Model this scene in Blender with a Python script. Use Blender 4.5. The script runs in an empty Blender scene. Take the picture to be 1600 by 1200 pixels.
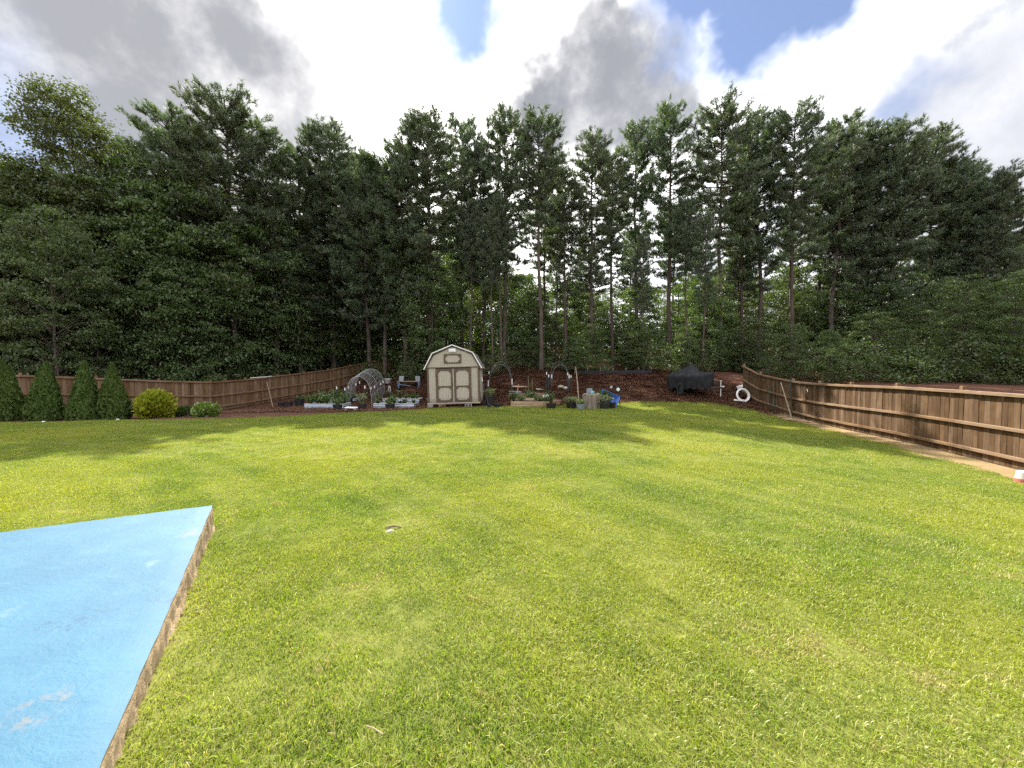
import bpy, bmesh, math, random
import numpy as np
from mathutils import Vector, Matrix, Euler

sc = bpy.context.scene
COL = sc.collection
R = math.radians

# ------------------------------------------------------------------ camera
F = 601.0                       # focal length in pixels of a 1600-wide picture
CZ = 2.1
PITCH = -math.atan(21 / 601)
cam = bpy.data.cameras.new('camera')
cam.sensor_width = 36.0
cam.lens = 36.0 * F / 1600
cam.clip_start = 0.05
cam.clip_end = 2000
camo = bpy.data.objects.new('camera', cam)
COL.objects.link(camo)
camo.location = (0, 0, CZ)
camo.rotation_euler = (R(90) + PITCH, 0, 0)
sc.camera = camo

# ------------------------------------------------------------------ light and exposure
SUN_AZ, SUN_EL = R(-27), R(45.8)
SUN = Vector((math.sin(SUN_AZ) * math.cos(SUN_EL), math.cos(SUN_AZ) * math.cos(SUN_EL), math.sin(SUN_EL)))
sl = bpy.data.lights.new('sun', 'SUN')
sl.energy = 4.2
sl.angle = R(0.6)
sl.color = (1.0, 0.93, 0.80)
so = bpy.data.objects.new('sun', sl)
COL.objects.link(so)
so.rotation_euler = SUN.to_track_quat('Z', 'Y').to_euler()
so.location = (0, 0, 60)

sc.view_settings.view_transform = 'Standard'
sc.view_settings.look = 'None'
sc.view_settings.exposure = 1.7
sc.view_settings.gamma = 1.0
sc.view_settings.use_curve_mapping = False
sc.render.engine = 'CYCLES'
sc.cycles.max_bounces = 4
sc.cycles.diffuse_bounces = 2
sc.cycles.glossy_bounces = 2
sc.cycles.transmission_bounces = 4
sc.cycles.transparent_max_bounces = 6
sc.cycles.caustics_reflective = False
sc.cycles.caustics_refractive = False
sc.cycles.sample_clamp_indirect = 6
sc.cycles.use_adaptive_sampling = True
sc.cycles.adaptive_threshold = 0.015
sc.cycles.use_denoising = False


# ------------------------------------------------------------------ node helper
class NT:
    def __init__(self, tree):
        self.t = tree
        tree.nodes.clear()

    def n(self, kind, **kw):
        nd = self.t.nodes.new(kind)
        ins = kw.pop('ins', {})
        for k, v in kw.items():
            setattr(nd, k, v)
        for k, v in ins.items():
            self.set(nd.inputs[k], v)
        return nd

    def set(self, sock, v):
        if isinstance(v, bpy.types.NodeSocket):
            self.t.links.new(v, sock)
        elif isinstance(v, bpy.types.Node):
            self.t.links.new(v.outputs[0], sock)
        else:
            sock.default_value = v

    def math(self, op, a, b=0.0, c=0.0, clamp=False):
        nd = self.n('ShaderNodeMath', operation=op, use_clamp=clamp)
        self.set(nd.inputs[0], a); self.set(nd.inputs[1], b); self.set(nd.inputs[2], c)
        return nd.outputs[0]

    def vm(self, op, a, b=(0, 0, 0), out=0, scale=None):
        nd = self.n('ShaderNodeVectorMath', operation=op)
        self.set(nd.inputs[0], a); self.set(nd.inputs[1], b)
        if scale is not None:
            self.set(nd.inputs['Scale'], scale)
        return nd.outputs[out]

    def mix(self, f, a, b, blend='MIX'):
        nd = self.n('ShaderNodeMix', data_type='RGBA', blend_type=blend)
        self.set(nd.inputs[0], f); self.set(nd.inputs[6], a); self.set(nd.inputs[7], b)
        return nd.outputs[2]

    def step(self, v, lo, hi, a=0.0, b=1.0):
        nd = self.n('ShaderNodeMapRange', interpolation_type='SMOOTHSTEP')
        self.set(nd.inputs[0], v); self.set(nd.inputs[1], lo); self.set(nd.inputs[2], hi)
        self.set(nd.inputs[3], a); self.set(nd.inputs[4], b)
        return nd.outputs[0]

    def noise(self, vec, scale, detail=4.0, rough=0.55, dist=0.0, out=0):
        nd = self.n('ShaderNodeTexNoise')
        if vec is not None:
            self.set(nd.inputs['Vector'], vec)
        nd.inputs['Scale'].default_value = scale
        nd.inputs['Detail'].default_value = detail
        nd.inputs['Roughness'].default_value = rough
        nd.inputs['Distortion'].default_value = dist
        return nd.outputs[out]


def c4(c):
    return (c[0], c[1], c[2], 1.0)


# ------------------------------------------------------------------ pixel <-> place
def ray(x, y):
    dx, dz = (x - 800) / F, -(y - 600) / F
    c, s = math.cos(PITCH), math.sin(PITCH)
    return Vector((dx, c - dz * s, s + dz * c))


def at(x, y, Y):
    d = ray(x, y)
    return Vector((0, 0, CZ)) + d * (Y / d.y)


# ------------------------------------------------------------------ sky: broken bright cloud over blue
world = bpy.data.worlds.new('World')
sc.world = world
world.use_nodes = True
w = NT(world.node_tree)
tc = w.n('ShaderNodeTexCoord')
D = tc.outputs['Generated']
sky = w.n('ShaderNodeTexSky', sky_type='NISHITA')
sky.sun_disc = False
sky.sun_elevation = SUN_EL
sky.sun_rotation = SUN_AZ
sky.air_density = 1.0
sky.dust_density = 0.6
blue = w.vm('MULTIPLY', w.vm('SCALE', sky.outputs[0], scale=0.05), (0.50, 0.70, 1.05))
sep = w.n('ShaderNodeSeparateXYZ', ins={0: D})
zz = w.math('MAXIMUM', sep.outputs[2], 0.0)
den = w.math('ADD', zz, 0.22)
P = w.vm('DIVIDE', D, w.n('ShaderNodeCombineXYZ', ins={0: den, 1: den, 2: den}).outputs[0])
wob = w.noise(D, 3.2, 5, 0.62, out=1)
wobv = w.vm('SUBTRACT', wob, (0.5, 0.5, 0.5))
DW = w.vm('ADD', D, w.vm('SCALE', wobv, scale=0.30))       # direction with ragged edges
big = w.noise(D, 1.7, 3, 0.58)
fine = w.noise(D, 5.5, 6, 0.60)


def blob(px, py, rad, soft=0.5):
    c = ray(px, py).normalized()
    d = w.vm('DISTANCE', DW, tuple(c), out=1)
    return w.step(d, rad * (1 - soft), rad * (1 + soft), 1.0, 0.0)


def mx(*a):
    r = a[0]
    for b in a[1:]:
        r = w.math('MAXIMUM', r, b)
    return r


cosun = w.vm('DOT_PRODUCT', D, tuple(SUN), out=1)
glow = w.step(cosun, 0.52, 0.94)                              # thin bright cloud round the sun
# openings to blue
hole = mx(blob(735, 2, 0.10, 0.5), blob(1075, -15, 0.09, .4), blob(1175, 15, 0.095, .4), blob(1265, -30, 0.075, .4),
          w.math('MULTIPLY', blob(1465, 118, 0.035, .8), 0.6), w.math('MULTIPLY', blob(20, 200, 0.09, .8), 0.5))
rnd_hole = w.step(big, 0.66, 0.74)
rnd_hole = w.math('MULTIPLY', rnd_hole, w.step(cosun, 0.45, 0.85, 1.0, 0.0))
hole = w.math('MAXIMUM', hole, w.math('MULTIPLY', rnd_hole, 0.8))
cover = w.math('SUBTRACT', 1.0, hole, clamp=True)
# thick grey bellies
dark = mx(blob(938, 132, 0.112, .30), blob(860, 165, 0.085, .4), blob(1020, 150, 0.09, .4),
          w.math('MULTIPLY', blob(640, 185, 0.05, .5), .35))
left_bank = w.math('MULTIPLY', mx(blob(360, 130, 0.18, .35), blob(150, 60, 0.30, .4), blob(-60, 160, .28, .6)), 0.97)
right_bank = w.math('MULTIPLY', mx(blob(1500, 190, 0.17, .6), blob(1600, 260, 0.25, .6)), 0.85)
rnd_thick = w.math('MULTIPLY', w.step(fine, 0.42, 0.66), w.step(cosun, 0.5, 0.86, 0.85, 0.0))
thick = mx(dark, left_bank, right_bank, rnd_thick)
thick = w.math('MULTIPLY', thick, w.step(fine, 0.30, 0.62, 0.76, 1.0), clamp=True)
white = w.mix(glow, c4((0.60, 0.61, 0.64)), c4((1.0, 0.98, 0.95)))
grey = w.mix(glow, c4((0.185, 0.190, 0.210)), c4((0.125, 0.129, 0.143)))
cl = w.mix(thick, white, grey)
blue = w.mix(0.28, blue, c4((0.24, 0.27, 0.31)))
below = w.step(sep.outputs[2], -0.06, 0.02)
skyc = w.mix(cover, blue, cl)
skyc = w.mix(below, c4((0.06, 0.07, 0.05)), skyc)
bg = w.n('ShaderNodeBackground', ins={0: skyc, 1: 1.0})
wo = w.n('ShaderNodeOutputWorld', ins={0: bg})

# ------------------------------------------------------------------ ground height (thin-plate spline through surveyed points)
CTRL = np.array([
    (0, 0, .14), (-1.2, 1.2, .18), (-1.75, 2.0, .165), (-2.75, 3.3, .105), (-3.8, 5.0, .015), (-6, 7.5, .0), (5, 4, -.06), (0, 8, 0), (0, 12, 0), (0, 17, -.02), (6, 12, -.1), (-8, 12, 0), (-10, 18, -.05), (7, 19, -.05),
    (11, 4, -.3), (12.1, 9.1, -.3), (13.4, 15, -.3), (14.5, 20, -.25), (14.3, 22.3, .05), (14.6, 24.7, .6), (15.2, 28.8, 1.6),
    (-3.3, 22.6, -.05), (-3.3, 26.3, .1), (8.2, 24.3, .12), (9.7, 29, 1.65), (0, 25, .15), (0, 29.3, 1.65), (4, 24, .05),
    (-8, 27, .15), (-8, 31, 1.5), (-12, 23, -.15), (-18.4, 23.5, -.42), (-17.2, 28.3, -.1), (-15.6, 33, .37), (-12.3, 37, 1.3), (-10, 41, 1.8), (-20, 36, .7),
    (-23, 18, .05), (-30, 12, .2), (-21, 16, .0), (-16, 18, -.08), (-30, 25, .5), (-40, 20, .6), (-25, 32, .4),
    (17, 14, .1), (25, 20, 1.0), (33, 25, 1.3), (22, 30, 1.7), (30, 12, .7),
    (0, 45, 2.5), (20, 45, 2.5), (-22, 50, 2.0), (40, 40, 2.2), (0, 70, 4.8), (50, 70, 4.5), (-50, 62, 4.0), (-60, 20, .8), (60, 10, 1),
    (0, -20, 0), (30, -15, 0), (-30, -15, .1), (90, 90, 7), (-90, 90, 7), (0, 110, 9), (-90, -40, 0), (90, -40, 0)], dtype=float)


def _u(r2):
    return np.where(r2 > 1e-9, r2 * np.log(np.maximum(r2, 1e-9)), 0.0)


_n = len(CTRL)
_K = _u(((CTRL[:, None, :2] - CTRL[None, :, :2]) ** 2).sum(-1)) + np.eye(_n) * 0.3
_P = np.hstack([np.ones((_n, 1)), CTRL[:, :2]])
_A = np.vstack([np.hstack([_K, _P]), np.hstack([_P.T, np.zeros((3, 3))])])
_W = np.linalg.solve(_A, np.concatenate([CTRL[:, 2], np.zeros(3)]))


def ground_np(X, Y):
    X = np.clip(np.asarray(X, float), -100, 100); Y = np.clip(np.asarray(Y, float), -40, 115)
    r2 = (X[..., None] - CTRL[:, 0]) ** 2 + (Y[..., None] - CTRL[:, 1]) ** 2
    return _u(r2) @ _W[:_n] + _W[_n] + _W[_n + 1] * X + _W[_n + 2] * Y


def g(x, y):
    return float(ground_np(np.array([x]), np.array([y]))[0])


def gp(px, py):
    """where the line of sight of a pixel meets the ground"""
    d = ray(px, py)
    t = np.linspace(1.0, 80, 1600)
    X, Y, Z = d.x * t, d.y * t, CZ + d.z * t
    hit = np.nonzero(Z < ground_np(X, Y))[0]
    k = hit[0] if len(hit) else -1
    return Vector((X[k], Y[k], g(X[k], Y[k])))


def col(px, Y):
    """point on the ground at depth Y in picture column px"""
    X = (px - 800) / F * Y
    for _ in range(3):
        z = g(X, Y)
        X = (px - 800) / F * (Y * math.cos(PITCH) + (z - CZ) * math.sin(PITCH))
    return Vector((X, Y, g(X, Y)))


# ------------------------------------------------------------------ object helpers
def tag(o, label=None, cat=None, group=None, kind=None):
    if label: o['label'] = label
    if cat: o['category'] = cat
    if group: o['group'] = group
    if kind: o['kind'] = kind
    return o


def empty(name, loc=(0, 0, 0), rz=0.0):
    o = bpy.data.objects.new(name, None)
    o.empty_display_size = 0.2
    COL.objects.link(o)
    o.location = loc
    o.rotation_euler = (0, 0, rz)
    return o


def link(name, me, parent=None, m=None, loc=None, rot=None, scale=None):
    o = bpy.data.objects.new(name, me)
    COL.objects.link(o)
    if m is not None and not me.materials:
        me.materials.append(m)
    if parent is not None:
        o.parent = parent
    if loc is not None: o.location = loc
    if rot is not None: o.rotation_euler = rot
    if scale is not None: o.scale = scale if hasattr(scale, '__len__') else (scale,) * 3
    return o


def mesh_tris(name, V, T, rnd=None, smooth=False):
    """mesh from arrays of points and triangles; rnd is a value per point"""
    V = np.ascontiguousarray(V, dtype=np.float32); T = np.ascontiguousarray(T, dtype=np.int32)
    me = bpy.data.meshes.new(name)
    me.vertices.add(len(V)); me.loops.add(len(T) * 3); me.polygons.add(len(T))
    me.vertices.foreach_set('co', V.ravel())
    me.loops.foreach_set('vertex_index', T.ravel())
    me.polygons.foreach_set('loop_start', np.arange(0, len(T) * 3, 3, dtype=np.int32))
    me.polygons.foreach_set('loop_total', np.full(len(T), 3, dtype=np.int32))
    if smooth:
        me.polygons.foreach_set('use_smooth', np.ones(len(T), dtype=bool))
    if rnd is not None:
        a = me.attributes.new('rnd', 'FLOAT', 'POINT')
        a.data.foreach_set('value', np.ascontiguousarray(rnd, dtype=np.float32))
    me.update(calc_edges=True)
    me.validate()
    return me


class MB:
    """collects boxes, tubes, lathes into one mesh"""
    def __init__(self):
        self.v = []; self.f = []

    def add(self, vs, fs):
        b = len(self.v)
        self.v += [tuple(p) for p in vs]
        self.f += [tuple(i + b for i in q) for q in fs]
        return self

    def box(self, c, s, rot=None, ch=0.0):
        x, y, z = s[0] / 2, s[1] / 2, s[2] / 2
        if ch <= 0:
            P_ = [(-x, -y, -z), (x, -y, -z), (x, y, -z), (-x, y, -z), (-x, -y, z), (x, -y, z), (x, y, z), (-x, y, z)]
            fs = [(0, 3, 2, 1), (4, 5, 6, 7), (0, 1, 5, 4), (1, 2, 6, 5), (2, 3, 7, 6), (3, 0, 4, 7)]
        else:
            k = ch
            P_ = []
            for zz_, kx in ((-z, k), (-z + k, 0), (z - k, 0), (z, k)):
                for sx, sy in ((-1, -1), (1, -1), (1, 1), (-1, 1)):
                    P_.append((sx * (x - kx), sy * (y - kx), zz_))
            fs = [(0, 3, 2, 1), (12, 13, 14, 15)]
            for r_ in range(3):
                for i in range(4):
                    j = (i + 1) % 4
                    fs.append((r_ * 4 + i, r_ * 4 + j, r_ * 4 + 4 + j, r_ * 4 + 4 + i))
        M = Matrix.Translation(c)
        if rot is not None:
            M = M @ Euler(rot).to_matrix().to_4x4()
        return self.add([M @ Vector(p) for p in P_], fs)

    def tube(self, pts, rad, n=6, cap=True):
        pts = [Vector(p) for p in pts]
        rad = rad if hasattr(rad, '__len__') else [rad] * len(pts)
        vs, fs = [], []
        up = Vector((0, 0, 1))
        for i, p in enumerate(pts):
            d = (pts[min(i + 1, len(pts) - 1)] - pts[max(i - 1, 0)]).normalized()
            a = d.cross(up)
            if a.length < 1e-3: a = d.cross(Vector((1, 0, 0)))
            a.normalize(); b = a.cross(d)
            for k in range(n):
                th = 2 * math.pi * k / n
                vs.append(p + (a * math.cos(th) + b * math.sin(th)) * rad[i])
        for i in range(len(pts) - 1):
            for k in range(n):
                k2 = (k + 1) % n
                fs.append((i * n + k, i * n + k2, (i + 1) * n + k2, (i + 1) * n + k))
        if cap:
            fs.append(tuple(range(n))); fs.append(tuple(range((len(pts) - 1) * n, len(pts) * n))[::-1])
        return self.add(vs, fs)

    def lathe(self, prof, n=14, c=(0, 0, 0), M=None):
        vs, fs = [], []
        for r_, z in prof:
            for k in range(n):
                th = 2 * math.pi * k / n
                p = Vector((r_ * math.cos(th), r_ * math.sin(th), z))
                vs.append((M @ p if M is not None else p) + Vector(c))
        for i in range(len(prof) - 1):
            for k in range(n):
                k2 = (k + 1) % n
                fs.append((i * n + k, i * n + k2, (i + 1) * n + k2, (i + 1) * n + k))
        return self.add(vs, fs)

    def prism(self, poly, y0, y1):
        """poly in (x,z), extruded along y"""
        n = len(poly)
        vs = [(p[0], y0, p[1]) for p in poly] + [(p[0], y1, p[1]) for p in poly]
        fs = [tuple(range(n)), tuple(range(n, 2 * n))[::-1]]
        for i in range(n):
            j = (i + 1) % n
            fs.append((i, n + i, n + j, j))
        return self.add(vs, fs)

    def mesh(self, name, m=None, smooth=False):
        me = bpy.data.meshes.new(name)
        me.from_pydata(self.v, [], self.f)
        bm = bmesh.new(); bm.from_mesh(me)
        bmesh.ops.recalc_face_normals(bm, faces=bm.faces)
        bm.to_mesh(me); bm.free()
        if smooth:
            for p in me.polygons: p.use_smooth = True
        if m is not None: me.materials.append(m)
        return me

    def build(self, name, m, parent=None, smooth=False, **kw):
        return link(name, self.mesh(name, m, smooth), parent, None, **kw)


# ------------------------------------------------------------------ materials
MATS = {}


def mat(name):
    m = bpy.data.materials.new(name)
    m.use_nodes = True
    t = NT(m.node_tree)
    out = t.n('ShaderNodeOutputMaterial')
    MATS[name] = m
    return m, t, out


def plain(name, c, rough=0.7, var=0.25, scale=6.0, metal=0.0, bump=0.0, c2=None, spec=0.3, bscale=None):
    """surface colour broken up by grain and dirt"""
    m, t, out = mat(name)
    co = t.n('ShaderNodeTexCoord').outputs['Object']
    n1 = t.noise(co, scale, 6, 0.62)
    oi = t.n('ShaderNodeObjectInfo')
    b = c2 or tuple(x * 0.55 for x in c)
    f = t.math('MULTIPLY', t.step(n1, 0.35, 0.72), var * 2, clamp=True)
    cc = t.mix(f, c4(c), c4(b))
    hsv = t.n('ShaderNodeHueSaturation', ins={'Color': cc, 'Value': t.math('MULTIPLY_ADD', oi.outputs['Random'], 0.16, 0.92)})
    p = t.n('ShaderNodeBsdfPrincipled', ins={'Base Color': hsv.outputs[0], 'Roughness': rough, 'Metallic': metal, 'Specular IOR Level': spec})
    if bump:
        bp = t.n('ShaderNodeBump', ins={'Strength': bump, 'Distance': 0.02, 'Height': t.noise(co, bscale or scale * 3, 5, 0.6)})
        t.set(p.inputs['Normal'], bp)
    t.set(out.inputs[0], p)
    return m


def leafy(name, ca, cb, transl=0.45, tint=(0.78, 0.88, 0.30), gloss=0.06, cc_=None, objvar=0.3, rough=0.45):
    """leaf: diffuse + light passing through + a little sheen; colour differs leaf by leaf"""
    m, t, out = mat(name)
    at_ = t.n('ShaderNodeAttribute', attribute_name='rnd')
    oi = t.n('ShaderNodeObjectInfo')
    c = t.mix(at_.outputs['Fac'], c4(ca), c4(cb))
    if cc_ is not None:
        c = t.mix(t.step(at_.outputs['Fac'], 0.86, 0.97), c, c4(cc_))
    hsv = t.n('ShaderNodeHueSaturation', ins={'Color': c, 'Hue': t.math('MULTIPLY_ADD', oi.outputs['Random'], 0.03, 0.485),
                                              'Value': t.math('MULTIPLY_ADD', oi.outputs['Random'], objvar * 2, 1 - objvar)})
    c = hsv.outputs[0]
    d = t.n('ShaderNodeBsdfDiffuse', ins={0: c})
    tr = t.n('ShaderNodeBsdfTranslucent', ins={0: t.mix(1.0, c, c4(tint), 'MULTIPLY')})
    gl = t.n('ShaderNodeBsdfGlossy', ins={0: (1, 1, 1, 1), 'Roughness': rough})
    a = t.n('ShaderNodeMixShader', ins={0: transl, 1: d, 2: tr})
    b = t.n('ShaderNodeMixShader', ins={0: gloss, 1: a, 2: gl})
    t.set(out.inputs[0], b)
    return m


def wood(name, ca, cb, cd, gscale=(30, 30, 1.6), rough=0.85, objvar=0.5):
    """weathered boards, streaked along z; each board its own shade"""
    m, t, out = mat(name)
    co = t.n('ShaderNodeTexCoord').outputs['Object']
    oi = t.n('ShaderNodeObjectInfo')
    off = t.vm('ADD', co, t.n('ShaderNodeCombineXYZ', ins={0: t.math('MULTIPLY', oi.outputs['Random'], 37.0), 1: 0.0, 2: t.math('MULTIPLY', oi.outputs['Random'], 91.0)}).outputs[0])
    st = t.vm('MULTIPLY', off, gscale)
    n1 = t.noise(st, 1.0, 6, 0.65, 0.4)
    n2 = t.noise(off, 1.3, 4, 0.6)
    c = t.mix(t.step(n1, 0.32, 0.68), c4(ca), c4(cb))
    c = t.mix(t.math('MULTIPLY', t.step(n2, 0.45, 0.75), 0.75), c, c4(cd))
    hsv = t.n('ShaderNodeHueSaturation', ins={'Color': c, 'Value': t.math('MULTIPLY_ADD', oi.outputs['Random'], objvar, 1 - objvar / 2),
                                              'Saturation': t.math('MULTIPLY_ADD', oi.outputs['Random'], -0.25, 1.1)})
    bp = t.n('ShaderNodeBump', ins={'Strength': 0.35, 'Distance': 0.01, 'Height': n1})
    p = t.n('ShaderNodeBsdfPrincipled', ins={'Base Color': hsv.outputs[0], 'Roughness': rough, 'Normal': bp, 'Specular IOR Level': 0.2})
    t.set(out.inputs[0], p)
    return m


def grass_colour(t, blade):
    """lawn colour from the place: green, yellow-green and straw patches, faint mower tracks"""
    pos = t.n('ShaderNodeNewGeometry').outputs['Position']
    flat = t.vm('MULTIPLY', pos, (1, 1, 0))
    big = t.noise(flat, 0.28, 3, 0.5)
    mid = t.noise(t.vm('MULTIPLY', flat, (0.7, 1.3, 0)), 0.9, 5, 0.62, 0.6)
    sm = t.noise(flat, 4.2, 4, 0.6)
    # mower tracks sweep round in broad arcs
    dist = t.vm('DISTANCE', flat, (-16.0, -6.0, 0.0), out=1)
    dv = t.n('ShaderNodeSeparateXYZ', ins={0: t.vm('SUBTRACT', flat, (-16.0, -6.0, 0.0))})
    ang = t.math('ARCTAN2', dv.outputs[1], dv.outputs[0])
    arcv = t.n('ShaderNodeCombineXYZ', ins={0: t.math('MULTIPLY', dist, 1.5), 1: t.math('MULTIPLY', ang, 3.2), 2: 0.0}).outputs[0]
    arc = t.math('SUBTRACT', t.math('MULTIPLY', t.noise(arcv, 1.0, 5, 0.62), 4.0), 1.55)
    c = t.mix(t.step(mid, 0.36, 0.66), c4((0.145, 0.225, 0.021)), c4((0.225, 0.300, 0.029)))
    c = t.mix(t.math('MULTIPLY', t.step(big, 0.40, 0.66), 0.75), c, c4((0.32, 0.345, 0.032)))
    c = t.mix(t.math('MULTIPLY', t.step(sm, 0.45, 0.72), 0.40), c, c4((0.095, 0.145, 0.018)))
    c = t.mix(t.math('MULTIPLY', t.step(arc, 0.1, 1.2), 0.6), c, c4((0.32, 0.36, 0.085)))
    dry = t.step(t.math('ADD', t.math('MULTIPLY', mid, 0.6), t.math('MULTIPLY', sm, 0.42)), 0.555, 0.66)
    if blade:
        rn = t.n('ShaderNodeAttribute', attribute_name='rnd').outputs['Fac']
        pick = t.step(t.math('SUBTRACT', rn, t.math('MULTIPLY', dry, 0.55)), 0.12, 0.02)
        pick = t.step(t.math('ADD', t.math('MULTIPLY', rn, 1.0), t.math('MULTIPLY', dry, 0.45)), 0.86, 0.93)
        c = t.mix(pick, c, c4((0.46, 0.40, 0.17)))
        hsv = t.n('ShaderNodeHueSaturation', ins={'Color': c, 'Value': t.math('MULTIPLY_ADD', t.math('FRACT', t.math('MULTIPLY', rn, 17.3)), 0.70, 0.63)})
        return hsv.outputs[0]
    return t.mix(t.math('MULTIPLY_ADD', dry, 0.5, 0.25), c, c4((0.20, 0.165, 0.07)))


m, t, out = mat('grass_blade')
c = grass_colour(t, True)
d_ = t.n('ShaderNodeBsdfDiffuse', ins={0: c})
tr = t.n('ShaderNodeBsdfTranslucent', ins={0: t.mix(1.0, c, c4((1.15, 1.2, 0.6)), 'MULTIPLY')})
gl = t.n('ShaderNodeBsdfGlossy', ins={0: (1, 1, 1, 1), 'Roughness': 0.4})
a_ = t.n('ShaderNodeMixShader', ins={0: 0.5, 1: d_, 2: tr})
t.set(out.inputs[0], t.n('ShaderNodeMixShader', ins={0: 0.02, 1: a_, 2: gl}))

m, t, out = mat('lawn_soil')
c = grass_colour(t, False)
p = t.n('ShaderNodeBsdfPrincipled', ins={'Base Color': t.mix(0.62, c, c4((0.06, 0.058, 0.02))), 'Roughness': 0.95, 'Specular IOR Level': 0.1})
t.set(out.inputs[0], p)

m, t, out = mat('forest_floor')
pos = t.n('ShaderNodeNewGeometry').outputs['Position']
n1 = t.noise(pos, 0.7, 5, 0.6); n2 = t.noise(t.vm('MULTIPLY', pos, (3, 1.4, 1)), 5.0, 6, 0.7, 0.5); n3 = t.noise(pos, 22.0, 3, 0.7)
c = t.mix(t.step(n2, 0.35, 0.7), c4((0.085, 0.040, 0.028)), c4((0.150, 0.068, 0.045)))
c = t.mix(t.math('MULTIPLY', t.step(n1, 0.45, 0.7), 0.7), c, c4((0.10, 0.055, 0.035)))
c = t.mix(t.math('MULTIPLY', t.step(n3, 0.58, 0.75), 0.6), c, c4((0.25, 0.15, 0.10)))
bp = t.n('ShaderNodeBump', ins={'Strength': 0.8, 'Distance': 0.06, 'Height': t.math('ADD', n2, t.math('MULTIPLY', n3, 0.5))})
t.set(out.inputs[0], t.n('ShaderNodeBsdfPrincipled', ins={'Base Color': c, 'Roughness': 0.95, 'Normal': bp, 'Specular IOR Level': 0.1}))

m, t, out = mat('bare_soil')
pos = t.n('ShaderNodeNewGeometry').outputs['Position']
n1 = t.noise(pos, 2.2, 6, 0.65); n2 = t.noise(pos, 30, 4, 0.7)
c = t.mix(t.step(n1, 0.35, 0.68), c4((0.26, 0.175, 0.098)), c4((0.18, 0.14, 0.06)))
c = t.mix(t.math('MULTIPLY', t.step(n2, 0.5, 0.7), 0.6), c, c4((0.38, 0.30, 0.18)))
bp = t.n('ShaderNodeBump', ins={'Strength': 0.8, 'Distance': 0.03, 'Height': t.math('ADD', n1, t.math('MULTIPLY', n2, 0.4))})
t.set(out.inputs[0], t.n('ShaderNodeBsdfPrincipled', ins={'Base Color': c, 'Roughness': 0.95, 'Normal': bp, 'Specular IOR Level': 0.1}))

m, t, out = mat('bed_mulch')
pos = t.n('ShaderNodeNewGeometry').outputs['Position']
n1 = t.noise(pos, 1.5, 5, 0.6); n2 = t.noise(pos, 16, 5, 0.7)
c = t.mix(t.step(n2, 0.35, 0.7), c4((0.075, 0.04, 0.03)), c4((0.17, 0.09, 0.06)))
c = t.mix(t.math('MULTIPLY', t.step(n1, 0.5, 0.7), 0.5), c, c4((0.22, 0.12, 0.075)))
bp = t.n('ShaderNodeBump', ins={'Strength': 0.9, 'Distance': 0.05, 'Height': n2})
t.set(out.inputs[0], t.n('ShaderNodeBsdfPrincipled', ins={'Base Color': c, 'Roughness': 0.95, 'Normal': bp, 'Specular IOR Level': 0.1}))

def slab_px(px, py):
    d = ray(px, py); s1 = -1.75 / d.z
    return Vector((d.x * s1, d.y * s1, 0))


WEAR = [tuple(slab_px(px, py) - slab_px(333, 788)) for px, py in ((303, 831), (62, 1108))]
m, t, out = mat('blue_paint')
co = t.vm('MULTIPLY', t.n('ShaderNodeTexCoord').outputs['Object'], (1, 1, 0))
n1 = t.noise(co, 0.9, 6, 0.6, 0.5); n2 = t.noise(t.vm('MULTIPLY', co, (1, 2.0, 1)), 2.2, 7, 0.70, 0.4); n3 = t.noise(co, 38, 3, 0.6)
c = t.mix(t.step(n1, 0.34, 0.68), c4((0.020, 0.094, 0.170)), c4((0.030, 0.118, 0.198)))
c = t.mix(t.math('MULTIPLY', t.step(n2, 0.46, 0.76), 0.5), c, c4((0.050, 0.150, 0.235)))
c = t.mix(t.math('MULTIPLY', t.step(t.noise(co, 1.7, 4, 0.6), 0.62, 0.72), 0.35), c, c4((0.16, 0.25, 0.28)))
wv = t.math('MULTIPLY', t.step(t.vm('DISTANCE', co, WEAR[0], out=1), 0.03, 0.22, 1, 0), t.step(t.noise(co, 14, 4, 0.7), 0.46, 0.56))
wv2 = t.math('MULTIPLY', t.step(t.vm('DISTANCE', co, WEAR[1], out=1), 0.03, 0.20, 1, 0), t.step(t.noise(co, 12, 4, 0.7), 0.48, 0.60))
c = t.mix(t.math('MULTIPLY', t.math('MAXIMUM', wv, wv2), 0.5), c, c4((0.17, 0.135, 0.105)))
vo = t.n('ShaderNodeTexVoronoi', feature='DISTANCE_TO_EDGE', ins={'Vector': t.vm('ADD', co, t.vm('SCALE', t.noise(co, 3.0, 4, .6, out=1), scale=.5)), 'Scale': 1.1})
c = t.mix(t.math('MULTIPLY', t.math('MULTIPLY', t.step(vo.outputs[0], .0, .012, 1, 0), t.step(t.noise(co, 1.1, 3, .5), .5, .62)), .7), c, c4((0.02, 0.06, 0.12)))
c = t.mix(t.math('MULTIPLY', t.step(t.noise(co, 55, 3, .7), .6, .72), .3), c, c4((0.10, 0.16, 0.20)))
bp = t.n('ShaderNodeBump', ins={'Strength': 0.6, 'Distance': 0.02, 'Height': t.math('ADD', n2, t.math('MULTIPLY', n3, 0.2))})
t.set(out.inputs[0], t.n('ShaderNodeBsdfPrincipled', ins={'Base Color': c, 'Roughness': 0.62, 'Normal': bp, 'Specular IOR Level': 0.25}))

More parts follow.
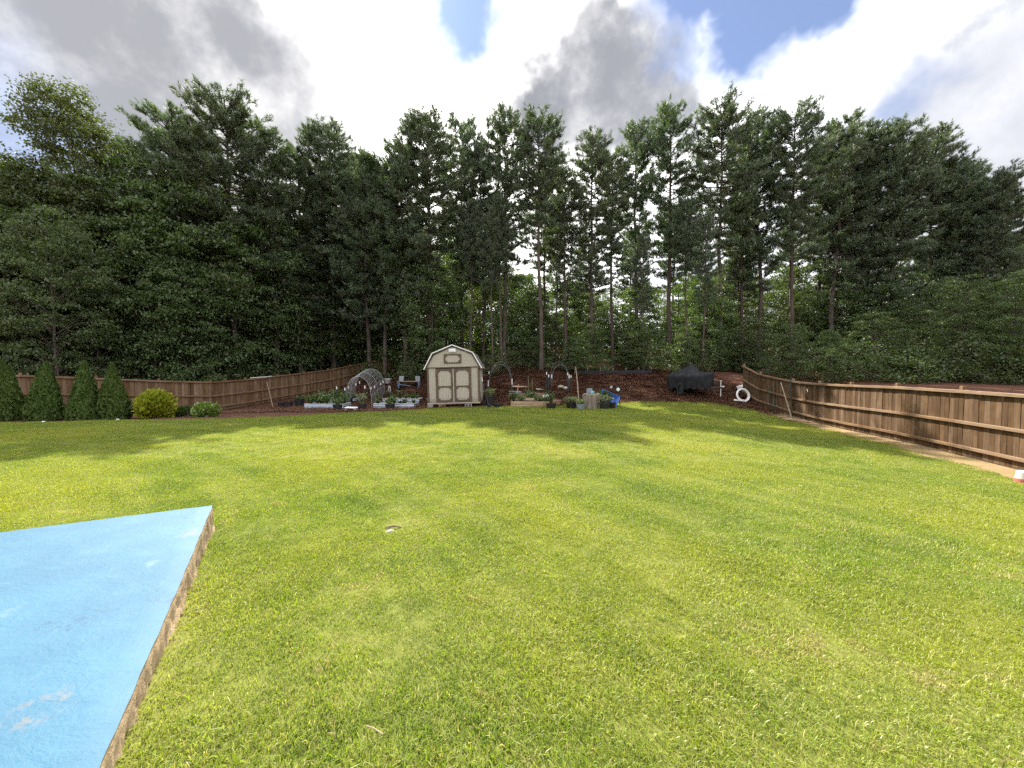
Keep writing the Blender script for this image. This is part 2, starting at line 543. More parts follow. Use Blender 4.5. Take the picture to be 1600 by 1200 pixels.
m, t, out = mat('slab_edge')
co = t.n('ShaderNodeTexCoord').outputs['Object']
n1 = t.noise(co, 2.2, 6, 0.65, 0.5); n2 = t.noise(co, 26, 5, 0.7)
c = t.mix(t.step(n1, 0.35, 0.65), c4((0.54, 0.40, 0.265)), c4((0.36, 0.26, 0.175)))
c = t.mix(t.math('MULTIPLY', t.step(n2, 0.52, 0.7), 0.5), c, c4((0.56, 0.44, 0.30)))
bp = t.n('ShaderNodeBump', ins={'Strength': 0.9, 'Distance': 0.03, 'Height': t.math('ADD', n1, t.math('MULTIPLY', n2, 0.5))})
t.set(out.inputs[0], t.n('ShaderNodeBsdfPrincipled', ins={'Base Color': c, 'Roughness': 0.95, 'Normal': bp, 'Specular IOR Level': 0.1}))

wood('fence_board', (0.118, 0.068, 0.034), (0.062, 0.036, 0.019), (0.165, 0.100, 0.052), objvar=0.65)
wood('fence_rail', (0.215, 0.138, 0.078), (0.135, 0.086, 0.05), (0.265, 0.182, 0.108), gscale=(1.4, 30, 30), objvar=0.25)
wood('dark_board', (0.200, 0.118, 0.062), (0.12, 0.070, 0.038), (0.26, 0.165, 0.09), objvar=0.6)
wood('dark_rail', (0.235, 0.135, 0.076), (0.15, 0.086, 0.05), (0.29, 0.18, 0.11), gscale=(1.4, 30, 30), objvar=0.25)
wood('old_lumber', (0.42, 0.30, 0.19), (0.28, 0.19, 0.12), (0.46, 0.30, 0.17), gscale=(1.4, 30, 30), objvar=0.5)
wood('pine_bark', (0.115, 0.085, 0.068), (0.055, 0.042, 0.035), (0.15, 0.115, 0.09), gscale=(6, 6, 1.2), objvar=0.4)
wood('stump_wood', (0.30, 0.245, 0.19), (0.15, 0.12, 0.10), (0.38, 0.31, 0.24), gscale=(14, 14, 0.7), objvar=0.1)
leafy('pine_needle', (0.072, 0.115, 0.050), (0.112, 0.155, 0.070), transl=0.38, tint=(1.0, 1.1, 0.5), gloss=0.08, objvar=0.15)
leafy('broad_leaf', (0.075, 0.115, 0.036), (0.120, 0.160, 0.050), transl=0.42, tint=(0.78, 0.88, 0.32), gloss=0.045, objvar=0.28)
leafy('pale_leaf', (0.095, 0.125, 0.048), (0.135, 0.160, 0.065), transl=0.42, gloss=0.04, objvar=0.2)
leafy('arborvitae', (0.065, 0.115, 0.026), (0.105, 0.160, 0.04), transl=0.25, gloss=0.02, objvar=0.1)
leafy('gold_leaf', (0.22, 0.28, 0.025), (0.44, 0.46, 0.045), transl=0.35, gloss=0.03, objvar=0.05)
leafy('shrub_leaf', (0.14, 0.21, 0.035), (0.24, 0.30, 0.05), transl=0.4, cc_=(0.75, 0.75, 0.6), objvar=0.1)
leafy('veg_leaf', (0.085, 0.145, 0.03), (0.15, 0.21, 0.05), transl=0.4, objvar=0.25)
leafy('grey_leaf', (0.19, 0.23, 0.10), (0.27, 0.30, 0.15), transl=0.35, objvar=0.15)
plain('siding', (0.46, 0.41, 0.335), 0.8, 0.12, 3.0)
plain('brown_trim', (0.125, 0.085, 0.058), 0.75, 0.2, 8)
plain('white_metal', (0.82, 0.82, 0.80), 0.5, 0.12, 5, c2=(0.6, 0.58, 0.54))
plain('white_plastic', (0.80, 0.80, 0.78), 0.4, 0.12, 5, c2=(0.62, 0.6, 0.56))
plain('shingle', (0.20, 0.18, 0.165), 0.9, 0.4, 9, bump=0.5)
plain('concrete', (0.42, 0.40, 0.36), 0.95, 0.3, 10, bump=0.5)
plain('clay_block', (0.44, 0.27, 0.19), 0.95, 0.3, 10, bump=0.5)
plain('black_plastic', (0.022, 0.023, 0.025), 0.5, 0.3, 10, c2=(0.05, 0.045, 0.04))
plain('tarp', (0.018, 0.019, 0.021), 0.68, 0.35, 3, c2=(0.045, 0.045, 0.05), bump=0.4, bscale=5, spec=0.15)
plain('rubber', (0.02, 0.02, 0.02), 0.8, 0.2, 8)
plain('galvanised', (0.56, 0.61, 0.70), 0.42, 0.2, 4, metal=0.55, c2=(0.40, 0.44, 0.54))
plain('bed_soil', (0.07, 0.045, 0.03), 1.0, 0.4, 8, bump=0.8)
plain('wire', (0.40, 0.41, 0.42), 0.6, 0.2, 8)
plain('hoop_grey', (0.09, 0.10, 0.105), 0.7, 0.3, 8)
plain('dark_steel', (0.035, 0.045, 0.04), 0.6, 0.3, 8)
plain('blue_plastic', (0.07, 0.16, 0.46), 0.4, 0.2, 6)
plain('teal_plastic', (0.16, 0.36, 0.38), 0.4, 0.2, 6)
plain('grey_paint', (0.26, 0.29, 0.31), 0.6, 0.25, 6)
plain('faded_blue', (0.16, 0.28, 0.46), 0.6, 0.25, 6)
plain('silt_cloth', (0.03, 0.031, 0.035), 0.85, 0.3, 4)
plain('dirty_white', (0.52, 0.47, 0.42), 0.6, 0.3, 9, c2=(0.38, 0.32, 0.27))
plain('red_print', (0.42, 0.12, 0.10), 0.5, 0.2, 6)
plain('pale_stone', (0.42, 0.40, 0.28), 0.9, 0.25, 12, bump=0.5)
plain('asphalt', (0.10, 0.10, 0.105), 0.9, 0.3, 3)
plain('stick_wood', (0.36, 0.28, 0.20), 0.9, 0.3, 12)
M = MATS

# ------------------------------------------------------------------ the setting: ground, lawn, beds
rs = np.random.RandomState(7)


def axis(lo, hi, fine_lo, fine_hi, step, grow=1.16):
    a = list(np.arange(fine_lo, fine_hi + 1e-6, step))
    s = step; x = fine_hi
    while x < hi: s *= grow; x += s; a.append(x)
    s = step; x = fine_lo
    while x > lo: s *= grow; x -= s; a.insert(0, x)
    return np.array(a)


gx_ = axis(-420, 420, -32, 32, 0.5); gy_ = axis(-60, 620, -3, 48, 0.5)
GX, GY = np.meshgrid(gx_, gy_)
GZ = ground_np(GX, GY)
GZ = GZ + np.where(GY > 23.5, 0.05, 0.015) * (np.sin(GX * 1.7 + np.sin(GY * 1.3) * 2) * np.cos(GY * 1.9 + np.sin(GX * 1.1)))
nx, ny = len(gx_), len(gy_)
idx = np.arange(nx * ny).reshape(ny, nx)
q = np.stack([idx[:-1, :-1], idx[:-1, 1:], idx[1:, 1:], idx[1:, :-1]], -1).reshape(-1, 4)
T_ = np.concatenate([q[:, [0, 1, 2]], q[:, [0, 2, 3]]])
V_ = np.stack([GX, GY, GZ - 0.02], -1).reshape(-1, 3)
go = link('ground', mesh_tris('ground', V_, T_, smooth=True), None, M['forest_floor'])
tag(go, 'reddish brown pine straw ground under the wood and on the bank', kind='structure')


def inside(poly, X, Y):
    X = np.asarray(X); Y = np.asarray(Y)
    r_ = np.zeros(X.shape, bool)
    n = len(poly)
    for i in range(n):
        x1, y1 = poly[i]; x2, y2 = poly[(i + 1) % n]
        c_ = ((y1 > Y) != (y2 > Y)) & (X < (x2 - x1) * (Y - y1) / ((y2 - y1) or 1e-9) + x1)
        r_ ^= c_
    return r_


edge = [gp(x, y) for x, y in ((0, 661), (75, 660), (150, 657), (250, 657), (345, 655), (430, 652), (500, 648), (560, 645), (670, 639), (760, 636), (870, 634),
                              (940, 631), (1000, 628), (1100, 629), (1180, 640), (1240, 658), (1300, 675))]
FDIR = Vector((0.208, 0.978))
FP = [Vector((11.06, 3.9)) + FDIR * (2.33 * i) for i in range(8)]        # right fence posts
lawn_poly = [(-42, -4), (-42, 4), (-30, 12)] + [(p.x, p.y) for p in edge]
lawn_poly += [(12.25, 13.2), (11.38, 9.6), (10.6, 6.2), (8.8, -4)]
lawn_poly = [(a, b) for a, b in lawn_poly]


def jig(X, Y, amp):
    return (X + amp * (np.sin(Y * 2.3 + X * .7) + .6 * np.sin(Y * 5.1 - X * 3.3)), Y + amp * (np.sin(X * 2.1 + Y * .9) + .6 * np.sin(X * 5.7 + Y * 2.9)))


def sheet(name, poly, step, dz, m, label, amp=0.10, bump=0.0):
    P_ = np.array(poly)
    xs = np.arange(P_[:, 0].min() - .5, P_[:, 0].max() + .5, step); ys = np.arange(P_[:, 1].min() - .5, P_[:, 1].max() + .5, step)
    X, Y = np.meshgrid(xs, ys)
    Xj, Yj = jig(X, Y, amp)
    keep = inside(poly, Xj, Yj)
    kq = keep[:-1, :-1] & keep[1:, :-1] & keep[:-1, 1:] & keep[1:, 1:]
    Z = ground_np(X, Y) + dz + bump * np.sin(X * 3.1 + np.sin(Y * 2.2)) * np.sin(Y * 3.7)
    Z += np.where(Y > 22.5, 0.03, 0.0)
    id_ = np.arange(X.size).reshape(X.shape)
    qq = np.stack([id_[:-1, :-1][kq], id_[:-1, 1:][kq], id_[1:, 1:][kq], id_[1:, :-1][kq]], -1)
    T = np.concatenate([qq[:, [0, 1, 2]], qq[:, [0, 2, 3]]])
    used = np.unique(T); mp = np.zeros(X.size, int); mp[used] = np.arange(len(used))
    V = np.stack([X, Y, Z], -1).reshape(-1, 3)[used]
    o = link(name, mesh_tris(name, V, mp[T], smooth=True), None, m)
    tag(o, label, kind='structure')
    return o


sheet('lawn', lawn_poly, 0.2, 0.012, M['lawn_soil'], 'mown green lawn filling the yard', 0.06)
dirt_poly = [(10.0, 2), (12.8, 2), (15.3, 17), (15.0, 21), (13.6, 21), (12.6, 18), (10.6, 9)]
sheet('soil_strip', dirt_poly, 0.2, 0.004, M['bare_soil'], 'strip of bare tan soil along the foot of the right fence', 0.1)
bed_poly = [(-31, 11.0)] + [(p.x, p.y - .3) for p in edge[:9]] + [(-4.5, 24.5), (-10, 24.6), (-13, 24.6), (-18.3, 24.2), (-18.6, 23.4), (-23.2, 17.9), (-31, 13)]
sheet('mulch_bed', bed_poly, 0.25, 0.004, M['bed_mulch'], 'dark mulch bed in front of the left fence', 0.08, 0.02)
road_poly = [(23, 17.5), (27, 15), (60, 20), (60, 24), (30, 20.5)]
sheet('road', road_poly, 0.6, 0.06, M['asphalt'], 'grey strip of road beyond the right fence', 0.0)

# ------------------------------------------------------------------ painted patio slab
HS = 1.75
cor = at(333, 788, 1.0); s_ = HS / (CZ - cor.z); cor = Vector((cor.x * s_, 1.0 * s_, CZ - HS))
pl_ = at(0, 830, 1.0); s_ = HS / (CZ - pl_.z); pl_ = Vector((pl_.x * s_, s_, CZ - HS))
pr_ = at(181, 1140, 1.0); s_ = HS / (CZ - pr_.z); pr_ = Vector((pr_.x * s_, s_, CZ - HS))
ea = (pl_ - cor).normalized(); eb = (pr_ - cor).normalized()
slab = empty('concrete_patio', (cor.x, cor.y, g(cor.x, cor.y)))
tag(slab, 'raised concrete patio slab painted sky blue with rough brown edge', 'patio')
zt = cor.z - slab.location.z
LA, LB = 7.5, 7.2
na, nb = 90, 90
A_, B_ = np.meshgrid(np.linspace(0, LA, na), np.linspace(0, LB, nb))


def wobn(u, k):
    return 0.0035 * np.sin(u * 1.7 + k) + 0.002 * np.sin(u * 9.7 + 2 * k) + 0.0018 * np.sin(u * 23 + k)


wa = wobn(B_, 1.0) * np.clip(1 - A_ / .3, 0, 1); wb = wobn(A_, 4.0) * np.clip(1 - B_ / .3, 0, 1)
X = ea.x * (A_ + wa) + eb.x * (B_ + wb); Y = ea.y * (A_ + wa) + eb.y * (B_ + wb)
rim = np.minimum(np.minimum(A_, B_) / 0.02, 1.0)
Z = zt + 0.004 * np.clip(np.minimum(A_, B_) - .3, 0, 1) * np.sin(A_ * 2.3 + np.sin(B_ * 1.7)) * np.cos(B_ * 2.9) - 0.012 * (1 - rim)
id_ = np.arange(na * nb).reshape(nb, na)
qq = np.stack([id_[:-1, :-1], id_[:-1, 1:], id_[1:, 1:], id_[1:, :-1]], -1).reshape(-1, 4)
link('painted_top', mesh_tris('painted_top', np.stack([X, Y, Z], -1).reshape(-1, 3), np.concatenate([qq[:, [0, 1, 2]], qq[:, [0, 2, 3]]]), smooth=True), slab, M['blue_paint'])
for nm, e1, e2, L in (('edge_face', eb, ea, LB), ('edge_face', ea, eb, LA)):
    nu, nv = 220, 14
    U, Vv = np.meshgrid(np.linspace(0, L, nu), np.linspace(0, 1, nv))
    w_ = wobn(U, 1.0 if e1 is eb else 4.0)
    ledge = np.clip((Vv - 0.42 - 0.12 * np.sin(U * 2.1) - 0.05 * np.sin(U * 7.3)) / 0.08, 0, 1)
    outw = -w_ + np.where(Vv < .01, -.004, .003) + 0.022 * ledge + 0.03 * np.clip(Vv - .5, 0, 1) + 0.006 * rs.standard_normal(U.shape) * (Vv > 0.08)
    X = e1.x * U - e2.x * outw; Y = e1.y * U - e2.y * outw
    Z = zt - 0.0125 - Vv * (zt + 0.22)
    id_ = np.arange(nu * nv).reshape(nv, nu)
    qq = np.stack([id_[:-1, :-1], id_[:-1, 1:], id_[1:, 1:], id_[1:, :-1]], -1).reshape(-1, 4)
    link(nm, mesh_tris(nm, np.stack([X, Y, Z], -1).reshape(-1, 3), np.concatenate([qq[:, [0, 1, 2]], qq[:, [0, 2, 3]]]), smooth=False), slab, M['slab_edge'])


def on_slab(X, Y, pad=0.02):
    dx, dy = X - cor.x, Y - cor.y
    det = ea.x * eb.y - ea.y * eb.x
    a = (dx * eb.y - dy * eb.x) / det; b = (ea.x * dy - ea.y * dx) / det
    return (a > -pad) & (b > -pad) & (a < LA) & (b < LB)


# ------------------------------------------------------------------ fences
def unit_box(name, sx, sy, sz, m, ch=0.006):
    return MB().box((0, 0, sz / 2), (sx, sy, sz), ch=ch).mesh(name, m)


def fence(label, posts, side, mb_, mr_, H=1.80, gap=0.04):
    """side: +1 when the yard lies to the right of the walking direction"""
    root = empty('wooden_fence', (posts[0][0], posts[0][1], g(*posts[0])))
    tag(root, label, 'fence')
    o0 = Vector(root.location)
    variants = []
    for i, wd in enumerate((0.138, 0.132, 0.141, 0.136)):
        b = MB()
        sk = (i - 1.5) * 0.004
        b.add([(-wd / 2, -.009, 0), (wd / 2, -.009, 0), (wd / 2, .009, 0), (-wd / 2, .009, 0),
               (-wd / 2 + sk, -.009, H), (wd / 2 + sk, -.009, H + .006 * (i - 1)), (wd / 2 + sk, .009, H + .006 * (i - 1)), (-wd / 2 + sk, .009, H)],
              [(0, 3, 2, 1), (4, 5, 6, 7), (0, 1, 5, 4), (1, 2, 6, 5), (2, 3, 7, 6), (3, 0, 4, 7)])
        variants.append(b.mesh('board', mb_))
    post_me = MB().box((0, 0, (H + .45) / 2 - .3), (.098, .098, H + .45), ch=.012).mesh('post', mr_)
    rr = random.Random(len(posts))
    for i, p in enumerate(posts):
        z = g(*p)
        d = Vector(posts[min(i + 1, len(posts) - 1)]) - Vector(posts[max(i - 1, 0)])
        an = math.atan2(d.y, d.x)
        n = Vector((d.y, -d.x)).normalized() * side
        link('post', post_me, root, None, Vector((p[0] - n.x * .055, p[1] - n.y * .055, z)) - o0, (rr.uniform(-.012, .012), rr.uniform(-.012, .012), an))
    for i in range(len(posts) - 1):
        a = Vector(posts[i]); b = Vector(posts[i + 1])
        d = b - a; L = d.length; u = d / L; an = math.atan2(d.y, d.x)
        n = Vector((u.y, -u.x)) * side
        k = int(round(L / 0.143))
        for j in range(k):
            c_ = a + u * ((j + .5) * L / k)
            z = g(c_.x, c_.y) + gap + rr.uniform(-.008, .008)
            o = n * rr.uniform(-.003, .003)
            link('board', variants[rr.randrange(4)], root, None, Vector((c_.x + o.x, c_.y + o.y, z)) - o0, (rr.uniform(-.006, .006), rr.uniform(-.008, .008), an))
        for zr, hh, th in ((H - .045 + gap, .09, .095), (H * .53, .085, .085), (.27, .085, .085)):
            za, zb = g(a.x, a.y) + zr, g(b.x, b.y) + zr
            o = n * (.011 + th / 2)
            ra = Vector((a.x + o.x, a.y + o.y, za)); rb = Vector((b.x + o.x, b.y + o.y, zb))
            ln = (rb - ra).length - .004
            me = MB().box((0, 0, 0), (ln, th, hh), ch=.008).mesh('rail', mr_)
            link('rail', me, root, None, (ra + rb) / 2 - o0, (0, -math.asin((zb - za) / ln), an))
    return root


rp = [(p.x, p.y) for p in FP] + [(14.42, 22.4), (14.78, 24.6)]
rf = fence('tan wooden board fence with three rails running along the right of the lawn', rp, -1, M['fence_board'], M['fence_rail'])
lp = [(-23 - 4.6 / 3 * k, 18 - 5.5 / 3 * k) for k in range(6, -1, -1)] + [(-21.47, 19.83), (-19.93, 21.67), (-18.4, 23.5), (-17.85, 25.8), (-17.2, 28.2), (-16.45, 30.5), (-15.6, 32.7), (-14.6, 34.8), (-13.2, 36.7), (-11.6, 38.3)]
lf = fence('dark brown wooden fence behind the row of cone evergreens on the left', lp, 1, M['dark_board'], M['dark_rail'])
# a small white plate set on the right fence
tp = at(1262, 610, 18.35)
b = MB().box((0, 0, 0), (.05, .012, .16), rot=(0, .5, 0))
k = MB().box((0, 0, 0), (.045, .012, .17)).build('white_plate', M['white_plastic'], rf)
k.location = (Vector((FP[0].x + .213 * (18.35 - 3.9) - .03, 18.35, tp.z)) - rf.location); k.rotation_euler = (0, .55, math.atan2(FDIR.y, FDIR.x))

# black cloth silt fence at the top of the bank
root = empty('silt_fence', tuple(col(980, 29.9)))
tag(root, 'low black cloth silt fence along the top of the pine straw bank', 'silt fence')
prev = None
for i, px in enumerate(range(898, 1020, 20)):
    p_ = col(px, 29.9 + .12 * math.sin(i))
    MB().box((0, 0, .24), (.03, .03, .52)).build('stake', M['stick_wood'], root, loc=p_ - Vector(root.location))
    if prev is not None:
        d = p_ - prev
        b = MB()
        n_ = 6
        vs = []
        for s in range(n_ + 1):
            q_ = prev + d * (s / n_)
            q_.y += .03 * math.sin(s * 2 + i) - .04
            q_.z = g(q_.x, q_.y)
            sag = .05 * math.sin(math.pi * s / n_)
            for dy in (0, .006):
                vs.append(q_ + Vector((0, dy, -.05)) - Vector(root.location)); vs.append(q_ + Vector((0, dy, .32 - sag)) - Vector(root.location))
        fs = []
        for s in range(n_):
            a0 = s * 4; a1 = a0 + 4
            fs += [(a0, a1, a1 + 1, a0 + 1), (a0 + 2, a0 + 3, a1 + 3, a1 + 2), (a0 + 1, a1 + 1, a1 + 3, a0 + 3)]
        b.add(vs, fs).build('cloth_panel', M['silt_cloth'], root)
    prev = p_

# ------------------------------------------------------------------ trees
def norm(a):
    return a / np.maximum(np.linalg.norm(a, axis=-1, keepdims=True), 1e-9)


def np_tube(pts, rad, n=6):
    pts = np.asarray(pts, float); rad = np.asarray(rad, float)
    d = norm(np.gradient(pts, axis=0))
    ref = np.where(np.abs(d[:, 2:3]) > .9, np.array([[1., 0, 0]]), np.array([[0, 0, 1.]]))
    a = norm(np.cross(d, ref)); b = np.cross(a, d)
    th = np.arange(n) * 2 * np.pi / n
    V = pts[:, None] + rad[:, None, None] * (a[:, None] * np.cos(th)[None, :, None] + b[:, None] * np.sin(th)[None, :, None])
    k = len(pts)
    i, j = np.meshgrid(np.arange(k - 1), np.arange(n), indexing='ij')
    j2 = (j + 1) % n
    A0, B0, C0, D0 = i * n + j, i * n + j2, (i + 1) * n + j2, (i + 1) * n + j
    T = np.concatenate([np.stack([A0, B0, C0], -1).reshape(-1, 3), np.stack([A0, C0, D0], -1).reshape(-1, 3)])
    return V.reshape(-1, 3), T


class Acc:
    def __init__(s): s.V = []; s.T = []; s.R = []; s.n = 0
    def add(s, V, T, R=None):
        s.V.append(V); s.T.append(T + s.n); s.n += len(V)
        s.R.append(np.full(len(V), .5) if R is None else R)
    def mesh(s, name, smooth=False):
        return mesh_tris(name, np.concatenate(s.V), np.concatenate(s.T), np.concatenate(s.R), smooth)


def leaves(rng, C, size, asp=0.55, up=0.5, axis_=None):
    """leaf diamonds (two triangles, folded) at points C"""
    n = len(C)
    nrm = rng.standard_normal((n, 3)); nrm[:, 2] = np.abs(nrm[:, 2]) * (0.6 + up * 2); nrm = norm(nrm)
    ax = rng.standard_normal((n, 3)) if axis_ is None else axis_ + rng.standard_normal((n, 3)) * .35
    ax = norm(ax - nrm * (ax * nrm).sum(-1, keepdims=True))
    sd = np.cross(nrm, ax)
    L = size * rng.uniform(.65, 1.35, (n, 1)); W = L * asp * .5
    p0 = C - ax * L * .5; p2 = C + ax * L * .5 - nrm * L * .12
    p1 = C + sd * W + nrm * L * .08; p3 = C - sd * W + nrm * L * .08
    V = np.stack([p0, p1, p2, p3], 1).reshape(-1, 3)
    k = np.arange(n)[:, None] * 4
    T = np.concatenate([k + np.array([[0, 1, 2]]), k + np.array([[0, 2, 3]])])
    return V, T, np.repeat(rng.uniform(0, 1, n), 4)


def needles(rng, C, AX, k=12, L=0.25, Wd=0.022):
    """a bottle-brush of needles round each twig tip"""
    n = len(C)
    ax = norm(AX)
    C2 = np.repeat(C, k, 0); A2 = np.repeat(ax, k, 0)
    u = rng.uniform(-.28, .08, (n * k, 1))
    base = C2 + A2 * u
    pr = rng.standard_normal((n * k, 3)); pr = norm(pr - A2 * (pr * A2).sum(-1, keepdims=True))
    th = rng.uniform(.25, 1.25, (n * k, 1))
    dr = A2 * np.cos(th) + pr * np.sin(th)
    LL = L * rng.uniform(.7, 1.25, (n * k, 1))
    sd = norm(np.cross(dr, rng.standard_normal((n * k, 3)))) * Wd * .5
    V = np.stack([base - sd, base + sd, base + dr * LL + sd * .35], 1).reshape(-1, 3)
    T = np.arange(n * k * 3).reshape(-1, 3)
    rr = np.clip(np.repeat(rng.uniform(0, 1, n), k) * .7 + rng.uniform(0, .3, n * k), 0, 1)
    return V, T, np.repeat(rr, 3)


def make_pine(seed, H=24.0, cb=.42, RR=3.0, dens=1.0, lean=0.0, k=11):
    rng = np.random.RandomState(seed)
    tr = Acc(); cr = Acc()
    zz_ = np.linspace(0, H * .985, 18)
    f_ = zz_ / H
    wx = np.cumsum(rng.normal(0, .05, 18)) + lean * f_ * H * .1; wy = np.cumsum(rng.normal(0, .05, 18))
    wx -= wx[0]; wy -= wy[0]
    path = np.stack([wx, wy, zz_], -1)
    r0 = .0088 * H
    rad = r0 * (1 - f_ * .93) ** .8; rad[0] *= 1.35
    path[0, 2] = -.4
    V, T = np_tube(path, rad, 9); tr.add(V, T)

    def on(z):
        return np.array([np.interp(z, zz_, wx), np.interp(z, zz_, wy), z])
    # dead snags below the crown
    for _ in range(9):
        z = rng.uniform(.2, cb + .05) * H; a = rng.uniform(0, 6.283); L = rng.uniform(.4, 1.6)
        s = on(z); e = s + np.array([math.cos(a) * L, math.sin(a) * L, L * rng.uniform(-.2, .35)])
        V, T = np_tube([s, (s + e) / 2 + [0, 0, .05], e], [.025, .018, .008], 4); tr.add(V, T)
    nb_ = int(125 * dens)
    tips = []; taxs = []
    az = rng.uniform(0, 6.28)
    for i in range(nb_):
        t_ = (i + rng.uniform(0, 1)) / nb_
        t_ = t_ ** .88
        z = H * (cb + (1 - cb) * t_ * .985)
        az += 2.399 + rng.normal(0, .8)
        prof = .72 + .28 * t_ / .4 if t_ < .4 else math.sqrt(1 - ((t_ - .4) / .625) ** 2)
        L = RR * prof * rng.uniform(.62, 1.08)
        if t_ < .35 and rng.uniform() < .32: L *= .45
        el = R(-10 + 46 * t_ ** 1.3 + rng.normal(0, 14))
        s = on(z)
        dh = np.array([math.cos(az), math.sin(az), 0])
        m_ = 7
        u = np.linspace(0, 1, m_)
        pts = s + dh * (u * L * math.cos(el))[:, None] + np.array([0, 0, 1.])[None] * (u * L * math.sin(el) + .13 * L * u ** 2.2)[:, None]
        pts[1:-1] += rng.normal(0, .05, (m_ - 2, 3))
        rb = np.linspace(.018 + .014 * L, .009, m_)
        V, T = np_tube(pts, rb, 4); tr.add(V, T)
        nt = max(7, int(L * 7.4))
        for j in range(nt):
            uu = rng.uniform(.22, 1.0) if j else 1.0
            q_ = np.array([np.interp(uu, u, pts[:, c_]) for c_ in range(3)])
            sgn = rng.choice([-1, 1])
            an = rng.uniform(.35, 1.15) * sgn
            dd = np.array([dh[0] * math.cos(an) - dh[1] * math.sin(an), dh[0] * math.sin(an) + dh[1] * math.cos(an), rng.uniform(.15, .95)])
            dd /= np.linalg.norm(dd)
            tl = rng.uniform(.22, .66) * (1 if L > 1 else .7)
            e = q_ + dd * tl
            if tl > .4:
                V, T = np_tube([q_, e], [.010, .006], 3); tr.add(V, T)
            for kk in range(2 + int(tl * 2.6)):
                pp = q_ + dd * tl * rng.uniform(.35, 1.05) + rng.normal(0, .07, 3)
                tips.append(pp); taxs.append(dd * .7 + np.array([0, 0, .55]) + rng.normal(0, .28, 3))
    for i in range(14):
        tips.append(on(H * rng.uniform(.94, .985)) + rng.normal(0, .14, 3)); taxs.append(np.array([rng.normal(0, .3), rng.normal(0, .3), 1]))
    V, T, Rr = needles(rng, np.array(tips), np.array(taxs), k=k, L=.27, Wd=.046); cr.add(V, T, Rr)
    a = tr.mesh('pine_trunk', True); a.materials.append(M['pine_bark'])
    b = cr.mesh('pine_crown'); b.materials.append(M['pine_needle'])
    return a, b, float(np.concatenate(cr.V)[:, 2].max())


def make_broad(seed, H=10.0, RR=3.2, z0=.14, ncl=125, per=120, leaf=.195, m='broad_leaf', flat=.42, droop=0.0, tw=.0105):
    """broad-leaved tree: tapered trunk, limbs, flattened sprays of leaves through the crown"""
    rng = np.random.RandomState(seed)
    tr = Acc(); cr = Acc()
    zz_ = np.linspace(-.3, H * .93, 12)
    wx = np.cumsum(rng.normal(0, .06 * H / 10, 12)); wy = np.cumsum(rng.normal(0, .06 * H / 10, 12)); wx -= wx[0]; wy -= wy[0]
    V, T = np_tube(np.stack([wx, wy, zz_], -1), tw * H * (1 - np.linspace(0, .94, 12)) ** .9, 7); tr.add(V, T)
    for i in range(ncl):
        while True:
            t_ = rng.uniform(0, 1)
            prof = math.sin((.15 + .78 * t_) * math.pi) ** .65
            if rng.uniform() < prof + .1: break
        z = H * (z0 + (1 - z0) * t_)
        r_ = RR * prof * math.sqrt(rng.uniform(.10, 1.12)) * rng.uniform(.82, 1.12)
        a = rng.uniform(0, 6.283)
        cx = np.interp(z, zz_, wx); cy = np.interp(z, zz_, wy)
        c_ = np.array([cx + r_ * math.cos(a), cy + r_ * math.sin(a), z - droop * r_ * .3])
        if rng.uniform() < .55:
            zs = max(.08 * H, z - r_ * rng.uniform(.35, .9))
            s = np.array([np.interp(zs, zz_, wx), np.interp(zs, zz_, wy), zs])
            md = s * .45 + c_ * .55 + np.array([0, 0, .1 * r_])
            V, T = np_tube([s, md, c_], [.010 + .006 * r_, .008 + .003 * r_, .005], 4); tr.add(V, T)
        cs = rng.uniform(.45, .95) * (RR / 3.2) ** .4
        n = int(per * rng.uniform(.5, 1.35))
        o = rng.standard_normal((n, 3)) * np.array([cs * .55, cs * .55, cs * .55 * flat])
        o[:, 2] -= .18 * (o[:, 0] ** 2 + o[:, 1] ** 2) / max(cs, .1)
        V, T, Rr = leaves(rng, c_ + o, leaf)
        cr.add(V, T, np.clip(Rr * .75 + rng.uniform(0, .25), 0, 1))
    a = tr.mesh('tree_trunk', True); a.materials.append(M['pine_bark'])
    b = cr.mesh('tree_crown'); b.materials.append(M[m])
    return a, b, float(np.concatenate(cr.V)[:, 2].max())


PINES = [make_pine(11, cb=.44, RR=3.5), make_pine(12, cb=.36, RR=3.1, dens=1.15), make_pine(13, cb=.48, RR=3.8, dens=1.05), make_pine(14, cb=.32, RR=3.0, dens=1.1),
         make_pine(15, cb=.58, RR=3.2, dens=.9), make_pine(16, cb=.26, RR=3.7, dens=1.45), make_pine(17, cb=.42, RR=2.8, dens=.9, lean=.05)]
BROAD = [make_broad(31, ncl=125, z0=.05), make_broad(32, RR=2.7, ncl=110), make_broad(33, RR=3.6, ncl=135, flat=.3), make_broad(34, RR=2.4, z0=.2, ncl=95),
         make_broad(35, RR=3.0, z0=.05, ncl=130)]
PALE = [make_broad(41, H=20, RR=3.5, z0=.15, ncl=380, per=170, leaf=.18, m='pale_leaf', flat=.55, tw=.009)]
LAYER = [make_broad(51, H=13, RR=4.4, z0=.06, ncl=220, per=130, leaf=.18, flat=.22, droop=.5), make_broad(52, H=13, RR=4.0, z0=.05, ncl=220, per=130, leaf=.175, flat=.25, droop=.4)]


def tree(name, pair, x, y, H, H0, label, group, rng, wide=1.0):
    z = g(x, y)
    s = H / pair[2]
    e = empty(name, (x, y, z - .05), rng.uniform(0, 6.28))
    e.scale = (s * wide, s * wide, s)
    tag(e, label, 'tree', group)
    link('trunk', pair[0], e)
    link('crown', pair[1], e)
    return e


